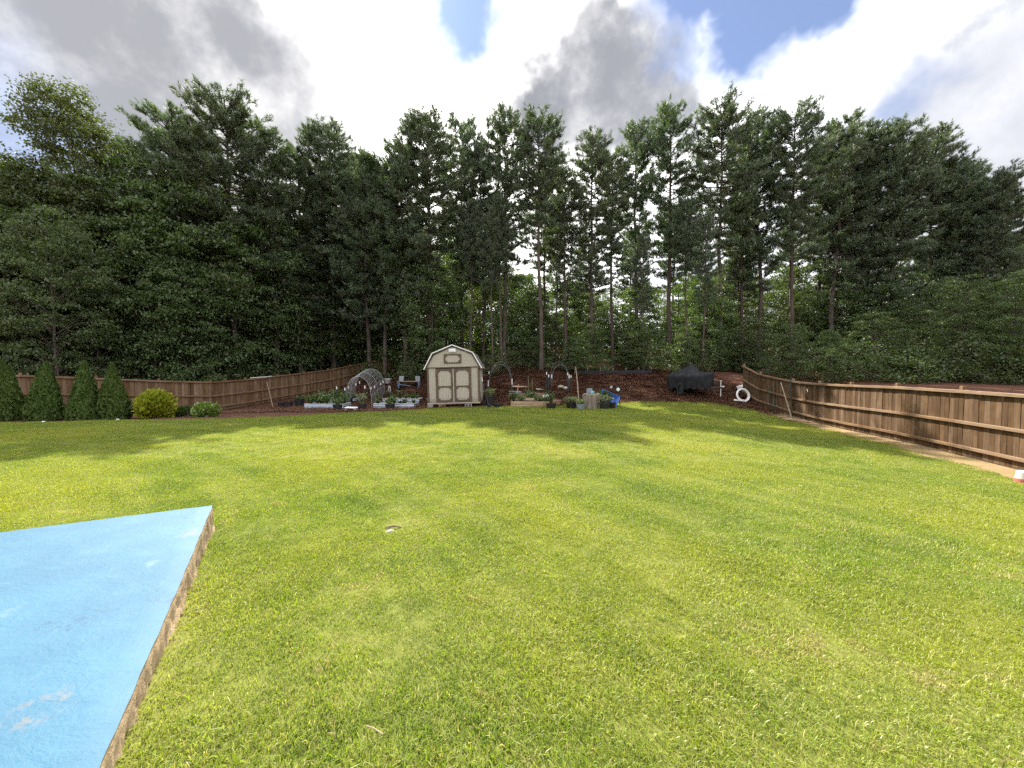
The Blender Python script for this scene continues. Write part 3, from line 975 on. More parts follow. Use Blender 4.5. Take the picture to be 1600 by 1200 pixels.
rt = random.Random(5)
ORD = ['first', 'second', 'third', 'fourth', 'fifth', 'sixth', 'seventh', 'eighth', 'ninth', 'tenth', 'eleventh', 'twelfth', 'thirteenth', 'fourteenth', 'fifteenth',
       'sixteenth', 'seventeenth', 'eighteenth', 'nineteenth', 'twentieth', 'twenty-first', 'twenty-second', 'twenty-third', 'twenty-fourth']
SKYLINE = [(262, 156, 29, 0, 1.1), (366, 138, 30, 2, 1.1), (428, 196, 32, 1, 1.1), (520, 182, 36, 5, 1.05), (598, 236, 33.5, 5, 1.05), (672, 164, 32, 5, 1.05), (722, 182, 37, 1, .9),
           (788, 156, 33, 1, .85), (846, 171, 31, 4, .95), (884, 262, 33, 6, .9), (926, 196, 34, 3, .95), (958, 226, 36, 0, .85), (996, 183, 37, 6, .9), (1046, 154, 35, 6, 1.0), (1128, 147, 34.5, 2, .95),
           (1186, 164, 36, 1, .9), (1242, 154, 35, 0, .9), (1302, 176, 36, 1, .95), (1352, 184, 37, 3, .95), (1400, 176, 35, 5, .9), (1452, 186, 36, 5, .95), (1502, 248, 36, 3, .95), (1572, 250, 33, 0, .9)]
HOW = {0: 'broad open crown', 1: 'narrow dense crown', 2: 'high spreading crown', 3: 'narrow crown reaching low', 4: 'bare trunk and small high crown', 5: 'full dark crown', 6: 'thin sparse crown'}
for i, (px, ty, Y, v, wd) in enumerate(SKYLINE):
    wd *= 1.1
    p_ = col(px, Y)
    top = at(px, ty, Y)
    tree('pine_tree', PINES[v], top.x * .35 + p_.x * .65, Y, top.z - p_.z, 24.0, f'tall pine with {HOW[v]}, {ORD[i]} in the skyline from the left', 'tall pines of the skyline', rt, wd * 1.02)
p_ = col(140, 27.5); top = at(140, 142, 27.5)
tree('sweetgum_tree', PALE[0], p_.x, 27.5, top.z - p_.z, 20.0, 'pale green feathery broad-leaved tree, tallest above the cone evergreens', None, rt, 1.0)
for i, (px, ty, Y, k_, lab) in enumerate(((84, 268, 26.5, 0, 'layered leafy tree behind the second cone evergreen'), (185, 262, 27.0, 1, 'layered leafy tree behind the slim cone evergreen'), (238, 250, 28.0, 0, 'layered leafy tree rising behind the golden globe bush'),
                                      (300, 262, 28.5, 1, 'layered leafy tree rising behind the flowering shrub'), (335, 285, 30.0, 0, 'layered leafy tree behind the corner of the left fence'), (-40, 240, 24.5, 1, 'layered leafy tree just outside the left edge'),
                                      (395, 300, 31.5, 1, 'layered leafy tree behind the receding left fence'))):
    p_ = col(px, Y); top = at(px, ty, Y)
    tree('broadleaf_tree', LAYER[k_], p_.x, Y, top.z - p_.z, 13.0, lab, None, rt, .85)
p_ = col(35, 25); top = at(35, 235, 25)
tree('sweetgum_tree', PALE[0], p_.x, 25, top.z - p_.z, 20.0, 'pale broad-leaved tree at the left edge of the photo', None, rt, .95)
for i, (px, ty, Y, v, wd) in enumerate(((215, 215, 31, 5, 1.0), (312, 205, 31, 5, 1.0), (470, 225, 34, 3, 1.05), (560, 228, 38.5, 5, .9), (580, 234, 33.6, 5, 1.0), (634, 218, 33.0, 1, 1.05), (755, 215, 35, 1, .85),
                                         (1158, 205, 37, 3, .9), (1272, 205, 38, 2, .9), (1328, 215, 37, 5, .9), (1480, 240, 35, 1, .95), (1535, 330, 33, 5, .9))):
    p_ = col(px, Y); top = at(px, ty, Y)
    tree('pine_tree', PINES[v], p_.x, Y, top.z - p_.z, 24.0, f'pine filling the gaps just below the skyline, {ORD[i]} from the left', 'pines just below the skyline', rt, wd * 1.12)
# second row of pines deeper in the wood
for i in range(30):
    px = -140 + i * 62 + rt.uniform(-22, 22); Y = rt.uniform(40, 54)
    p_ = col(px, Y)
    H = min(rt.uniform(17, 23), (579 - 262) * Y / 601 + 2)
    if 860 < px < 1110: H *= .82
    tree('pine_tree', PINES[rt.choice([0, 1, 2, 4, 6])], p_.x, Y, H, 24.0, 'slim pine deep in the wood behind the skyline pines', 'pines deep in the wood', rt, rt.uniform(.85, 1.1))
# slim bare trunks near the shed
for px, ty, Y, v in ((770, 330, 30.5, 4), (783, 300, 31, 4), (735, 310, 31.5, 4), (868, 300, 34, 4), (1005, 360, 30.8, 6), (1098, 330, 31, 6), (1072, 300, 33, 4)):
    p_ = col(px, Y); top = at(px, ty, Y)
    side = 'right behind the shed' if px < 800 else ('behind the boat' if px > 1050 else 'above the bank')
    tree('pine_tree', PINES[v], p_.x, Y, top.z - p_.z, 24.0, f'young slim pine with pale bare trunk {side}', f'young pines {side}', rt, .8)


def zone(px):
    if px < 345: return 'behind the left fence', 'left'
    if px < 665: return 'between the left fence and the shed', 'mid'
    if px < 770: return 'close behind the shed', 'shed'
    if px < 1040: return 'above the pine straw bank', 'bank'
    if px < 1180: return 'around the covered boat', 'boat'
    return 'beyond the right fence', 'right'


def ytop(px):
    """how high the leafy lower storey reaches, as a picture row"""
    xs = [-150, 0, 120, 250, 420, 480, 600, 700, 780, 850, 950, 1050, 1150, 1250, 1350, 1450, 1540, 1700]
    ys = [250, 250, 270, 300, 320, 350, 330, 340, 400, 425, 435, 425, 410, 410, 410, 400, 380, 380]
    return float(np.interp(px, xs, ys))


# leafy understorey
for row, (n, Y0, Y1, k0, k1) in enumerate(((40, 29.8, 33.5, .42, .85), (46, 34, 41, .72, 1.02), (40, 44, 60, .8, 1.02), (34, 62, 76, .85, 1.0))):
    for i in range(n):
        px = -170 + (i + rt.uniform(.1, .9)) * (1960 / n); Y = rt.uniform(Y0, Y1)
        if row == 0 and px < 340: Y = rt.uniform(23, 29) - max(0, (200 - px)) * .012
        if row == 0 and 1190 < px: Y = rt.uniform(25, 31)
        if row == 0 and 655 < px < 880 and rt.random() < .6: continue
        if 330 < px < 640: Y = max(Y, float(np.interp(px, [330, 420, 516, 600, 640], [23.5, 28.5, 33.5, 37.5, 30])) + rt.uniform(2.0, 4.5))
        p_ = col(px, Y)
        H = max(3.5, ((579 - ytop(px)) * Y / 601 + 2.1 - p_.z) * rt.uniform(k0, k1))
        if row == 0 and 760 < px < 1330: H *= .62
        where, key = zone(px)
        dep = ('front', 'inner', 'far', 'far')[row]
        word = {'front': 'leafy tree at wood edge', 'inner': 'leafy tree inside the wood', 'far': 'distant leafy tree deep in the wood'}[dep]
        if row < 2 and (px < 330 or px > 1330) and rt.random() < .5:
            pr, H0 = rt.choice(LAYER), 13.0
        else:
            pr, H0 = rt.choice(BROAD), 10.0
        tree('broadleaf_tree', pr, p_.x, Y, H, H0, f'{word} {where}', f'{word}s {where}', rt, rt.uniform(.9, 1.2) if H < 9 else rt.uniform(.75, .95))
# saplings and low bushes that close the foot of the wood
SHRUB = [make_broad(61, H=2.2, RR=1.3, z0=.05, ncl=26, per=60, leaf=.15, flat=.6, tw=.008), make_broad(62, H=2.2, RR=1.5, z0=.02, ncl=30, per=60, leaf=.13, flat=.5, tw=.008)]
for i in range(58):
    px = -120 + i * 31.5 + rt.uniform(-12, 12)
    Y = rt.uniform(30.4, 33)
    if px < 345: Y = 21.5 + (px + 120) / 465 * 5.5 + rt.uniform(0, 1.5)
    elif px < 640: Y = rt.uniform(31, 36) if px > 600 else 40
    if px < 560 and px >= 345:
        Y = float(np.interp(px, [345, 420, 520, 600], [24.5, 29.0, 34.0, 38])) + rt.uniform(1.2, 3.0)
    if px > 1165: Y = float(np.interp(px, [1165, 1240, 1400, 1600, 1800], [31, 27, 25, 24, 23])) + rt.uniform(0, 2)
    p_ = col(px, Y)
    H = rt.uniform(1.6, 3.3)
    if 660 < px < 960: H *= .65
    where, key = zone(px)
    e = tree('bush', rt.choice(SHRUB), p_.x, Y, H, 2.2, f'low bush at wood foot {where}', f'bushes at the foot of the wood {where}', rt, rt.uniform(.9, 1.3))
    e['category'] = 'bush'

for i in range(46):
    px = 300 + i * 24 + rt.uniform(-10, 10); Y = rt.uniform(37, 58)
    p_ = col(px, Y)
    e = tree('bush', rt.choice(SHRUB), p_.x, Y, rt.uniform(3.2, 5.2), 2.2, 'tall dark thicket bush among the trunks deep in the wood', 'thicket deep in the wood', rt, rt.uniform(.9, 1.2))
    e['category'] = 'bush'


# ------------------------------------------------------------------ garden evergreens and shrubs on the left
def arborvitae(seed, cones, H):
    """cones: (dx, height, radius); upright fan sprays over dark twig cores"""
    rng = np.random.RandomState(seed)
    cr = Acc(); tr = Acc()
    for dx, h, r_ in cones:
        V, T = np_tube([[dx * .3, 0, -.1], [dx, 0, h * .5], [dx, 0, h * .8]], [.05, .035, .01], 6); tr.add(V, T)
        n = int(7000 * r_ * h / 1.8)
        t_ = rng.uniform(0, 1, n) ** 1.15
        prof = np.where(t_ < .16, .84 + t_ / .16 * .16, 1 - np.clip((t_ - .16) / .84, 0, 1) ** 1.5)
        a = rng.uniform(0, 6.283, n)
        lump = 1 + .10 * np.sin(a * 3 + t_ * 7 + seed * 2.3) + .08 * np.sin(a * 6 - t_ * 15 + seed) + .05 * np.sin(a * 11 + t_ * 23)
        rr_ = r_ * prof * lump * rng.uniform(.70, 1.0, n) + .01
        C = np.stack([dx + rr_ * np.cos(a), rr_ * np.sin(a), .03 + t_ * h], -1)
        out_ = np.stack([np.cos(a), np.sin(a), np.zeros(n)], -1)
        ax = out_ * .45 + np.array([0, 0, 1.])
        nrm = norm(out_ + rng.standard_normal((n, 3)) * .55)
        ax = norm(ax + rng.standard_normal((n, 3)) * .22); ax = norm(ax - nrm * (ax * nrm).sum(-1, keepdims=True) * .6)
        sd = np.cross(nrm, ax)
        L = rng.uniform(.07, .17, (n, 1)); W = L * .33
        V = np.stack([C - ax * L * .4, C + sd * W, C + ax * L * .6, C - sd * W], 1).reshape(-1, 3)
        k_ = np.arange(n)[:, None] * 4
        cr.add(V, np.concatenate([k_ + np.array([[0, 1, 2]]), k_ + np.array([[0, 2, 3]])]), np.repeat(rng.uniform(0, 1, n), 4))
    a = tr.mesh('trunk'); a.materials.append(M['pine_bark'])
    b = cr.mesh('foliage'); b.materials.append(M['arborvitae'])
    return a, b


ARB = [((8, 16.2), [(-.10, 2.45, .64), (.24, 2.25, .42)], 'cone evergreen cut by the left edge of the photo'),
       ((72, 16.5), [(-.19, 2.15, .42), (.12, 2.45, .46), (.0, 1.45, .59)], 'twin-topped cone evergreen, second from the left edge'),
       ((133, 16.8), [(.05, 2.5, .53), (-.14, 1.9, .45), (.06, 1.3, .61)], 'single-pointed cone evergreen, third from the left edge'),
       ((181, 17.0), [(-.08, 2.42, .50), (.17, 1.8, .40)], 'slim cone evergreen beside the golden globe bush')]
for i, ((px, Y), cones, lab) in enumerate(ARB):
    e = empty('cone_evergreen', tuple(col(px, Y)), 0)
    tag(e, lab, 'evergreen', 'row of cone evergreens')
    a, b = arborvitae(70 + i, cones, 2.4)
    link('trunk', a, e); link('foliage', b, e)


def ball_bush(seed, rx, rz, n, leaf, m, fan=True):
    rng = np.random.RandomState(seed)
    uz = rng.uniform(-.75, 1, n); aa = rng.uniform(0, 6.283, n); hh = np.sqrt(1 - uz ** 2); d = np.stack([hh * np.cos(aa), hh * np.sin(aa), uz], -1)
    ph = np.arctan2(d[:, 1], d[:, 0])
    lump = 1 + .06 * np.sin(ph * 3 + seed) + .10 * np.sin(ph * 7 + d[:, 2] * 11 + seed) + .09 * np.sin(ph * 13 - d[:, 2] * 19)
    q_ = rng.uniform(.70, 1.05, (n, 1)) * lump[:, None]
    C = d * q_ * np.array([rx, rx, rz * .56]) + np.array([0, 0, rz * .42])
    C[:, 2] = np.maximum(C[:, 2], .02)
    ax = norm(d + np.array([0, 0, .7]) + rng.standard_normal((n, 3)) * .3)
    nrm = norm(d * .6 + rng.standard_normal((n, 3)) * .7); nrm = norm(nrm - ax * (nrm * ax).sum(-1, keepdims=True))
    sd = np.cross(nrm, ax)
    L = leaf * rng.uniform(.6, 1.3, (n, 1)); W = L * .33
    V = np.stack([C - ax * L * .4, C + sd * W, C + ax * L * .6, C - sd * W], 1).reshape(-1, 3)
    k_ = np.arange(n)[:, None] * 4
    me = mesh_tris('foliage', V, np.concatenate([k_ + np.array([[0, 1, 2]]), k_ + np.array([[0, 2, 3]])]), np.repeat(rng.uniform(0, 1, n), 4))
    me.materials.append(m)
    return me


def stems(h, n, m, spread=.25, seed=1, r0=.012):
    rr = random.Random(seed); b = MB()
    for i in range(n):
        a = rr.uniform(0, 6.28); s = rr.uniform(.2, 1) * spread
        b.tube([(0, 0, -.05), (math.cos(a) * s * .4, math.sin(a) * s * .4, h * .5), (math.cos(a) * s, math.sin(a) * s, h)], [r0, r0 * .8, r0 * .4], 5)
    return b.mesh('stems', m)


def bush(name, px, Y, me, h, label, cat='bush', dz=0.0, group=None):
    p_ = col(px, Y)
    e = empty(name, (p_.x, p_.y, p_.z + dz))
    tag(e, label, cat, group)
    link('foliage', me, e)
    link('stems', stems(h * .7, 6, M['pine_bark'], h * .35, int(px)), e)
    return e


bush('globe_evergreen', 243, 17.6, ball_bush(81, .66, 1.22, 5200, .17, M['gold_leaf']), 1.2, 'bright golden green globe bush at the edge of the lawn', 'bush')
bush('flowering_shrub', 322, 18.0, ball_bush(82, .50, .66, 2400, .11, M['shrub_leaf']), .8, 'loose light green shrub with pale flowers beside the left fence')
bush('low_shrub', 290, 18.6, ball_bush(83, .45, .5, 1500, .10, M['broad_leaf']), .5, 'low dark shrub between globe bush and flowering shrub')
bush('yellow_shrub', 337, 27.0, ball_bush(84, .95, 1.6, 2600, .14, M['shrub_leaf']), 1.4, 'yellow green shrub showing above the left fence', dz=.35)

# ------------------------------------------------------------------ shed
SY = 22.6
sp = col(709.5, SY)
shed = empty('garden_shed', (sp.x, SY, sp.z + .27))
shed.rotation_euler = (0, -.026, .02)
tag(shed, 'beige barn-roof garden shed with brown trimmed double doors', 'shed')
HW, WH, DP = 1.52, 2.08, 3.7          # half width, wall height, depth
KX, KZ, PZ = 1.16, 2.90, 3.36         # roof knee and peak
m, t, out = mat('grooved_siding')
co = t.n('ShaderNodeTexCoord').outputs['Object']
sx = t.n('ShaderNodeSeparateXYZ', ins={0: co})
fr = t.math('FRACT', t.math('MULTIPLY', t.math('ADD', sx.outputs[0], sx.outputs[1]), 1 / .1016))
gr = t.math('GREATER_THAN', t.math('ABSOLUTE', t.math('SUBTRACT', fr, .5)), .42)
n1 = t.noise(t.vm('MULTIPLY', co, (9, 9, 1.1)), 1.0, 5, .6); n2 = t.noise(co, 1.4, 4, .6)
c = t.mix(t.math('MULTIPLY', t.step(n1, .4, .7), .25), c4((.46, .412, .335)), c4((.34, .30, .245)))
c = t.mix(t.math('MULTIPLY', t.step(n2, .48, .72), .3), c, c4((.39, .345, .275)))
sp_ = t.math('MULTIPLY', t.step(t.math('ADD', sx.outputs[2], t.math('MULTIPLY', t.noise(co, 5.0, 4, .65), .5)), .30, .62, 1, 0), .55)
c = t.mix(sp_, c, c4((.23, .155, .105)))
c = t.mix(t.math('MULTIPLY', gr, .35), c, c4((.20, .17, .13)))
bp = t.n('ShaderNodeBump', ins={'Strength': .8, 'Distance': .012, 'Height': t.math('SUBTRACT', t.math('MULTIPLY', n1, .2), gr)})
t.set(out.inputs[0], t.n('ShaderNodeBsdfPrincipled', ins={'Base Color': c, 'Roughness': .8, 'Normal': bp, 'Specular IOR Level': .2}))
SID, TRM = M['grooved_siding'], M['brown_trim']


def octo(x0, x1, z0, z1, c_):
    return [(x0 + c_, z0), (x1 - c_, z0), (x1, z0 + c_), (x1, z1 - c_), (x1 - c_, z1), (x0 + c_, z1), (x0, z1 - c_), (x0, z0 + c_)]


DX0, DX1, DH = -1.03, 1.05, 2.04
MB().box(((-HW + DX0) / 2, .04, DH / 2 + .02), (DX0 + HW, .06, DH)).build('front_wall', SID, shed)
MB().box(((HW + DX1) / 2, .04, DH / 2 + .02), (HW - DX1, .06, DH)).build('front_wall', SID, shed)
MB().prism([(-HW, WH), (HW, WH), (HW, WH + .06), (KX - .06, KZ - .1), (0, PZ - .09), (-KX + .06, KZ - .1), (-HW, WH + .06)], 0.0, .06).build('gable_wall', SID, shed)
MB().box((-HW + .03, DP / 2 + .04, WH / 2 + .01), (.06, DP - .08, WH)).build('side_wall', SID, shed)
MB().box((HW - .03, DP / 2 + .04, WH / 2 + .01), (.06, DP - .08, WH)).build('side_wall', SID, shed)
MB().prism([(-HW, .01), (HW, .01), (HW, WH), (KX - .06, KZ - .1), (0, PZ - .09), (-KX + .06, KZ - .1), (-HW, WH)], DP - .02, DP + .04).build('rear_wall', SID, shed)
MB().box((0, DP / 2, -.045), (HW * 2 - .02, DP, .10)).build('floor', M['old_lumber'], shed)
MB().box((0, -.045, -.02), (HW * 2 + .06, .05, .055), ch=.008).build('sill', M['siding'], shed)
for xx in (-.85, .85):
    MB().box((xx, DP / 2, -.135), (.1, DP, .085)).build('skid', M['old_lumber'], shed)
# roof: four slopes with thickness, shingle courses stepping down
rf_ = empty('roof'); rf_.parent = shed
prof = [(-1.70, 1.98), (-KX - .03, KZ + .02), (0, PZ + .03), (KX + .03, KZ + .02), (1.70, 1.98)]
for i in range(4):
    (xa, za), (xb, zb) = prof[i], prof[i + 1]
    if i >= 2: (xa, za), (xb, zb) = (xb, zb), (xa, za)          # a = eave end, b = upper end
    d = Vector((xb - xa, 0, zb - za)); L = d.length; u = d / L
    n = Vector((-u.z, 0, u.x)) if i < 2 else Vector((u.z, 0, -u.x))
    k_ = max(3, int(round(L / .16)))
    MB().prism([(xa, za), (xb, zb), (xb - n.x * .03, zb - n.z * .03), (xa - n.x * .03, za - n.z * .03)], -.10, DP + .12).build('deck', M['old_lumber'], rf_)
    for c_ in range(k_):
        p0 = Vector((xa, 0, za)) + u * (L * c_ / k_ - .01) + n * .004; p1 = Vector((xa, 0, za)) + u * (L * (c_ + 1) / k_ + .01) + n * .002
        MB().prism([(p0.x, p0.z), (p1.x, p1.z), (p1.x + n.x * .004, p1.z + n.z * .004), (p0.x + n.x * .016, p0.z + n.z * .016)], -.105, DP + .125).build('shingle_course', M['shingle'], rf_)
    # white drip edge and brown board below it on the gable
    q0 = Vector((xa, 0, za)) + n * .022; q1 = Vector((xb, 0, zb)) + n * .022
    MB().prism([(q0.x, q0.z), (q1.x, q1.z), (q1.x - n.x * .055, q1.z - n.z * .055), (q0.x - n.x * .055, q0.z - n.z * .055)], -.125, -.107).build('drip_edge', M['white_metal'], rf_)
    q0 = Vector((xa, 0, za)) - n * .035; q1 = Vector((xb, 0, zb)) - n * .035
    MB().prism([(q0.x, q0.z), (q1.x, q1.z), (q1.x - n.x * .075, q1.z - n.z * .075), (q0.x - n.x * .075, q0.z - n.z * .075)], -.058, -.002 - .003 * i).build('rake_board', TRM, rf_)
# trim
MB().box((0, -.018, WH - .005), (HW * 2 + .01, .035, .055)).build('trim_board', TRM, shed)
for s in (-1, 1):
    MB().box((s * (HW - .035), -.012, WH / 2 - .01), (.085, .05, WH - .06)).build('corner_trim', TRM, shed)
    MB().box((s * (HW + .012), .06, WH / 2 - .01), (.024, .09, WH - .06)).build('corner_trim', TRM, shed)


def framed(parent, x0, x1, z0, z1, y, rail_z=None, fr=.145):
    """plank frame with chamfered corners round beige panels; every frame board its own piece"""
    zs = [z0, z1] if rail_z is None else [z0, rail_z, z1]
    MB().box(((x0 + x1) / 2, y + .03, (z0 + z1) / 2), (x1 - x0 - .01, .03, z1 - z0 - .01)).build('panel', SID, parent)
    for xx in (x0 + fr / 2, x1 - fr / 2):
        MB().box((xx, y, (z0 + z1) / 2), (fr, .032, z1 - z0), ch=.004).build('stile', TRM, parent)
    for j, zz_ in enumerate(zs):
        h = fr * (.62 if 0 < j < len(zs) - 1 else .85)
        zc = zz_ + (h / 2 if j == 0 else (-h / 2 if j == len(zs) - 1 else 0))
        MB().box(((x0 + x1) / 2, y + .001, zc), (x1 - x0 - 2 * fr - .002, .03, h)).build('rail', TRM, parent)
    # corner gussets
    lv = []
    for j in range(len(zs) - 1):
        lo = zs[j] + fr * (.85 if j == 0 else .31); hi = zs[j + 1] - fr * (.85 if j + 1 == len(zs) - 1 else .31)
        lv.append((lo, hi, j))
    cg = .15
    for lo, hi, j in lv:
        for xx, sx_ in ((x0 + fr, 1), (x1 - fr, -1)):
            for zz_, sz_ in ((lo, 1), (hi, -1)):
                if rail_z is not None and zz_ == lo and j == 1: continue
                MB().prism([(xx, zz_), (xx + sx_ * cg, zz_), (xx, zz_ + sz_ * cg)], y - .013, y + .014).build('gusset', TRM, parent)


for x0, x1 in ((DX0, .005), (.012, DX1)):
    e = empty('door'); e.parent = shed
    framed(e, x0, x1, .03, DH - .03, -.02, .95)
    if x0 < -.5:
        MB().box((x1 - .07, -.05, 1.08), (.03, .03, .16), ch=.006).build('handle', M['dark_steel'], e)
    for zz_ in (.35, 1.62):
        MB().box((x0 + .03 if x0 < -.5 else x1 - .03, -.042, zz_), (.05, .012, .09)).build('hinge', M['dark_steel'], e)
MB().box((.008, -.03, DH / 2), (.05, .028, DH - .08)).build('door_strip', M['siding'], shed)
e = empty('loft_panel'); e.parent = shed
framed(e, -.52, .50, 2.30, 2.86, -.022, None, .085)
e = empty('wall_light'); e.parent = shed
MB().box((.0, -.055, 3.06), (.42, .07, .22), ch=.02).build('housing', M['white_plastic'], e)
MB().box((.0, -.10, 3.07), (.34, .02, .13), ch=.006).build('lens', M['white_metal'], e)


def base(name, x, y, z, label, cat, group=None, rz=0.0):
    e = empty(name, (x, y, z), rz)
    tag(e, label, cat, group)
    return e


# blocks under the shed
def hollow_block(name, px, Y, L, Hh, m, label, cat='block', z=None):
    p_ = col(px, Y); b = MB()
    b.box((0, 0, Hh / 2), (L, .2, Hh), ch=.008)
    o = b.build(name, m, None, loc=(p_.x, p_.y, (p_.z if z is None else z) + .015)); tag(o, label, cat)
    for s in (-1, 1):
        MB().box((s * L * .23, -.1005, Hh / 2), (L * .32, .004, Hh * .55)).build('shade_plate', M['bed_soil'], o)  # dark plate on the solid face stands in for a shaded hollow
    return o


hollow_block('clay_block', 691, 22.7, .40, .19, M['clay_block'], 'reddish block under the left half of the shed')
hollow_block('concrete_block', 732, 22.7, .40, .20, M['concrete'], 'grey concrete block under the right half of the shed')
hollow_block('concrete_block', 672, 26.0, .40, .22, M['concrete'], 'grey block under the far corner of the shed')
hollow_block('concrete_block', 736, 25.9, .40, .18, M['concrete'], 'grey block under the rear of the shed')


def sprays(seed, n, h, spread, leaf, m, stem=True):
    """upright vegetable plant: arching leafy stems"""
    rng = np.random.RandomState(seed); ac = Acc()
    for i in range(n):
        a = rng.uniform(0, 6.28); s = spread * rng.uniform(.2, 1); hh = h * rng.uniform(.6, 1.1)
        u = np.linspace(0, 1, 5)
        pts = np.stack([np.cos(a) * s * u ** 1.6, np.sin(a) * s * u ** 1.6, hh * (u - .22 * u ** 3)], -1)
        V, T = np_tube(pts, np.linspace(.008, .003, 5), 3); ac.add(V, T, np.full(len(V), .2))
        k_ = 16
        uu = rng.uniform(.15, 1, k_)
        C = np.stack([np.interp(uu, u, pts[:, j]) for j in range(3)], -1) + rng.normal(0, .035, (k_, 3))
        ax = np.tile(np.array([np.cos(a), np.sin(a), .5]), (k_, 1)) + rng.normal(0, .6, (k_, 3))
        V, T, Rr = leaves(rng, C, leaf, .5, .3, ax); ac.add(V, T, Rr)
    me = ac.mesh('foliage'); me.materials.append(M[m])
    return me


def pot(px, Y, r_, h, label, m='black_plastic', plant=None, group=None, ph=.3, name='flower_pot', dz=.012, loc=None):
    p_ = col(px, Y) if loc is None else Vector(loc)
    e = base(name, p_.x, p_.y, p_.z + dz, label, 'pot', group)
    MB().lathe([(0.001, 0), (r_ * .76, 0), (r_ * .97, h * .9), (r_ * 1.06, h * .9), (r_ * 1.06, h), (r_ * .95, h), (r_ * .93, h * .86)], 18).build('pot_body', M[m], e, smooth=False)
    MB().lathe([(r_ * .93, h * .86), (r_ * .5, h * .9), (0.001, h * .91)], 14).build('soil', M['bed_soil'], e)
    if plant:
        link('foliage', sprays(int(px * 7 + Y), 26, ph * 1.5, r_ * 1.5, .10, plant), e, None, (0, 0, h * .85))
    return e


pot(672.5, 22.35, .19, .26, 'square-looking grey pot at the left front corner of the shed', 'concrete')
pot(440, 24.2, .2, .34, 'black nursery pot, leftmost of three by the dark fence')
pot(452, 24.0, .2, .36, 'black nursery pot, middle of three by the dark fence')
pot(468, 24.6, .3, .42, 'widest black tub, rightmost of three by the dark fence', plant='broad_leaf', ph=.2)
pot(527.5, 21.7, .27, .32, 'black pot at the front end of the left galvanised bed', plant='veg_leaf', ph=.35)
pot(566, 22.1, .26, .30, 'black pot with bushy plant inside the wire tunnel mouth', plant='grey_leaf', ph=.55)
pot(609.5, 22.4, .29, .30, 'dark pot in front of the right galvanised bed', plant='veg_leaf', ph=.35)
pot(547, 25.4, .18, .34, 'small black pot at the far bed inside the tunnel')


# galvanised corrugated raised beds
def metal_bed(px0, px1, Y, dep, h, label, rz=0.0, dz=0.0):
    a, b_ = col(px0, Y), col(px1, Y)
    c_ = (a + b_) / 2; L = (b_ - a).length
    e = base('raised_bed', c_.x, c_.y + dep / 2, min(a.z, b_.z) + dz, label, 'raised bed', 'galvanised raised beds', rz)
    for nm, ln, off, rot in (('side_panel', L, (0, -dep / 2), 0), ('side_panel', L, (0, dep / 2), math.pi), ('end_panel', dep, (-L / 2, 0), -math.pi / 2), ('end_panel', dep, (L / 2, 0), math.pi / 2)):
        bb = MB()
        n_ = 18
        zs = [h * i / n_ for i in range(n_ + 1)]
        pr = [-.004 - .05 * max(0, math.sin(z / h * math.pi * 2 * 2.0 + .6)) for z in zs]
        vs = []
        for z, y_ in zip(zs, pr):
            vs += [(-ln / 2, y_, z), (ln / 2, y_, z)]
        for z, y_ in zip(zs, pr):
            vs += [(-ln / 2, y_ + .012, z), (ln / 2, y_ + .012, z)]
        o_ = 2 * (n_ + 1)
        fs = [(2 * i, 2 * i + 1, 2 * i + 3, 2 * i + 2) for i in range(n_)] + [(o_ + 2 * i, o_ + 2 * i + 2, o_ + 2 * i + 3, o_ + 2 * i + 1) for i in range(n_)]
        fs += [(2 * n_, 2 * n_ + 1, o_ + 2 * n_ + 1, o_ + 2 * n_)]
        bb.add(vs, fs).build(nm, M['galvanised'], e, loc=(off[0], off[1], 0), rot=(0, 0, rot))
        MB().box((0, -.002, h + .012), (ln + .03, .045, .028), ch=.006).build('top_rim', M['white_metal'], e, loc=(off[0], off[1], 0), rot=(0, 0, rot))
    MB().box((0, 0, h * .42), (L - .06, dep - .06, h * .8)).build('soil', M['bed_soil'], e)
    return e


bedA = metal_bed(476, 537, 22.6, 1.0, .27, 'galvanised raised bed with tall greens left of the wire tunnel')
bedB = metal_bed(583.5, 647, 23.0, 1.0, .27, 'galvanised raised bed nearest the shed, front one of two')
bedC = metal_bed(598, 655, 25.6, 1.0, .27, 'galvanised raised bed behind the front one beside the shed')
bedD = metal_bed(492, 555, 25.9, 1.0, .27, 'far galvanised raised bed seen through the wire tunnel')


VEG = [sprays(101, 26, .75, .42, .13, 'veg_leaf'), sprays(102, 22, .5, .4, .12, 'veg_leaf'), sprays(103, 24, .95, .35, .12, 'veg_leaf'), sprays(104, 18, .4, .35, .15, 'veg_leaf')]
rv = random.Random(9)
for bed, L, n, hs, lab in ((bedA, 2.3, 7, 1.0, 'left of the wire tunnel'), (bedB, 2.4, 6, .55, 'in the front bed beside the shed'), (bedC, 2.3, 6, .75, 'in the rear bed beside the shed'), (bedD, 2.6, 7, .85, 'in the far bed past the tunnel')):
    for i in range(n):
        e = base('vegetable_plant', bed.location.x - L / 2 + .15 + (L - .3) * i / (n - 1) + rv.uniform(-.08, .08), bed.location.y + rv.uniform(-.25, .3), bed.location.z + .2,
                 f'leafy green vegetable plant {lab}', 'plant', f'vegetable plants {lab}', rv.uniform(0, 6))
        link('foliage', VEG[rv.randrange(4)], e, None, None, None, hs * rv.uniform(.75, 1.15))
for i, (px, Y, s) in enumerate(((505, 24.6, 1.0), (522, 24.8, 1.1), (488, 25.0, .8), (535, 25.0, .9), (590, 24.8, .8))):
    p_ = col(px, Y)
    e = base('tall_weed', p_.x, p_.y, p_.z, 'tall weed between raised beds and fence', 'plant', 'tall weeds behind the raised beds', i * 1.3)
    link('foliage', VEG[2], e, None, None, None, s * 1.15)

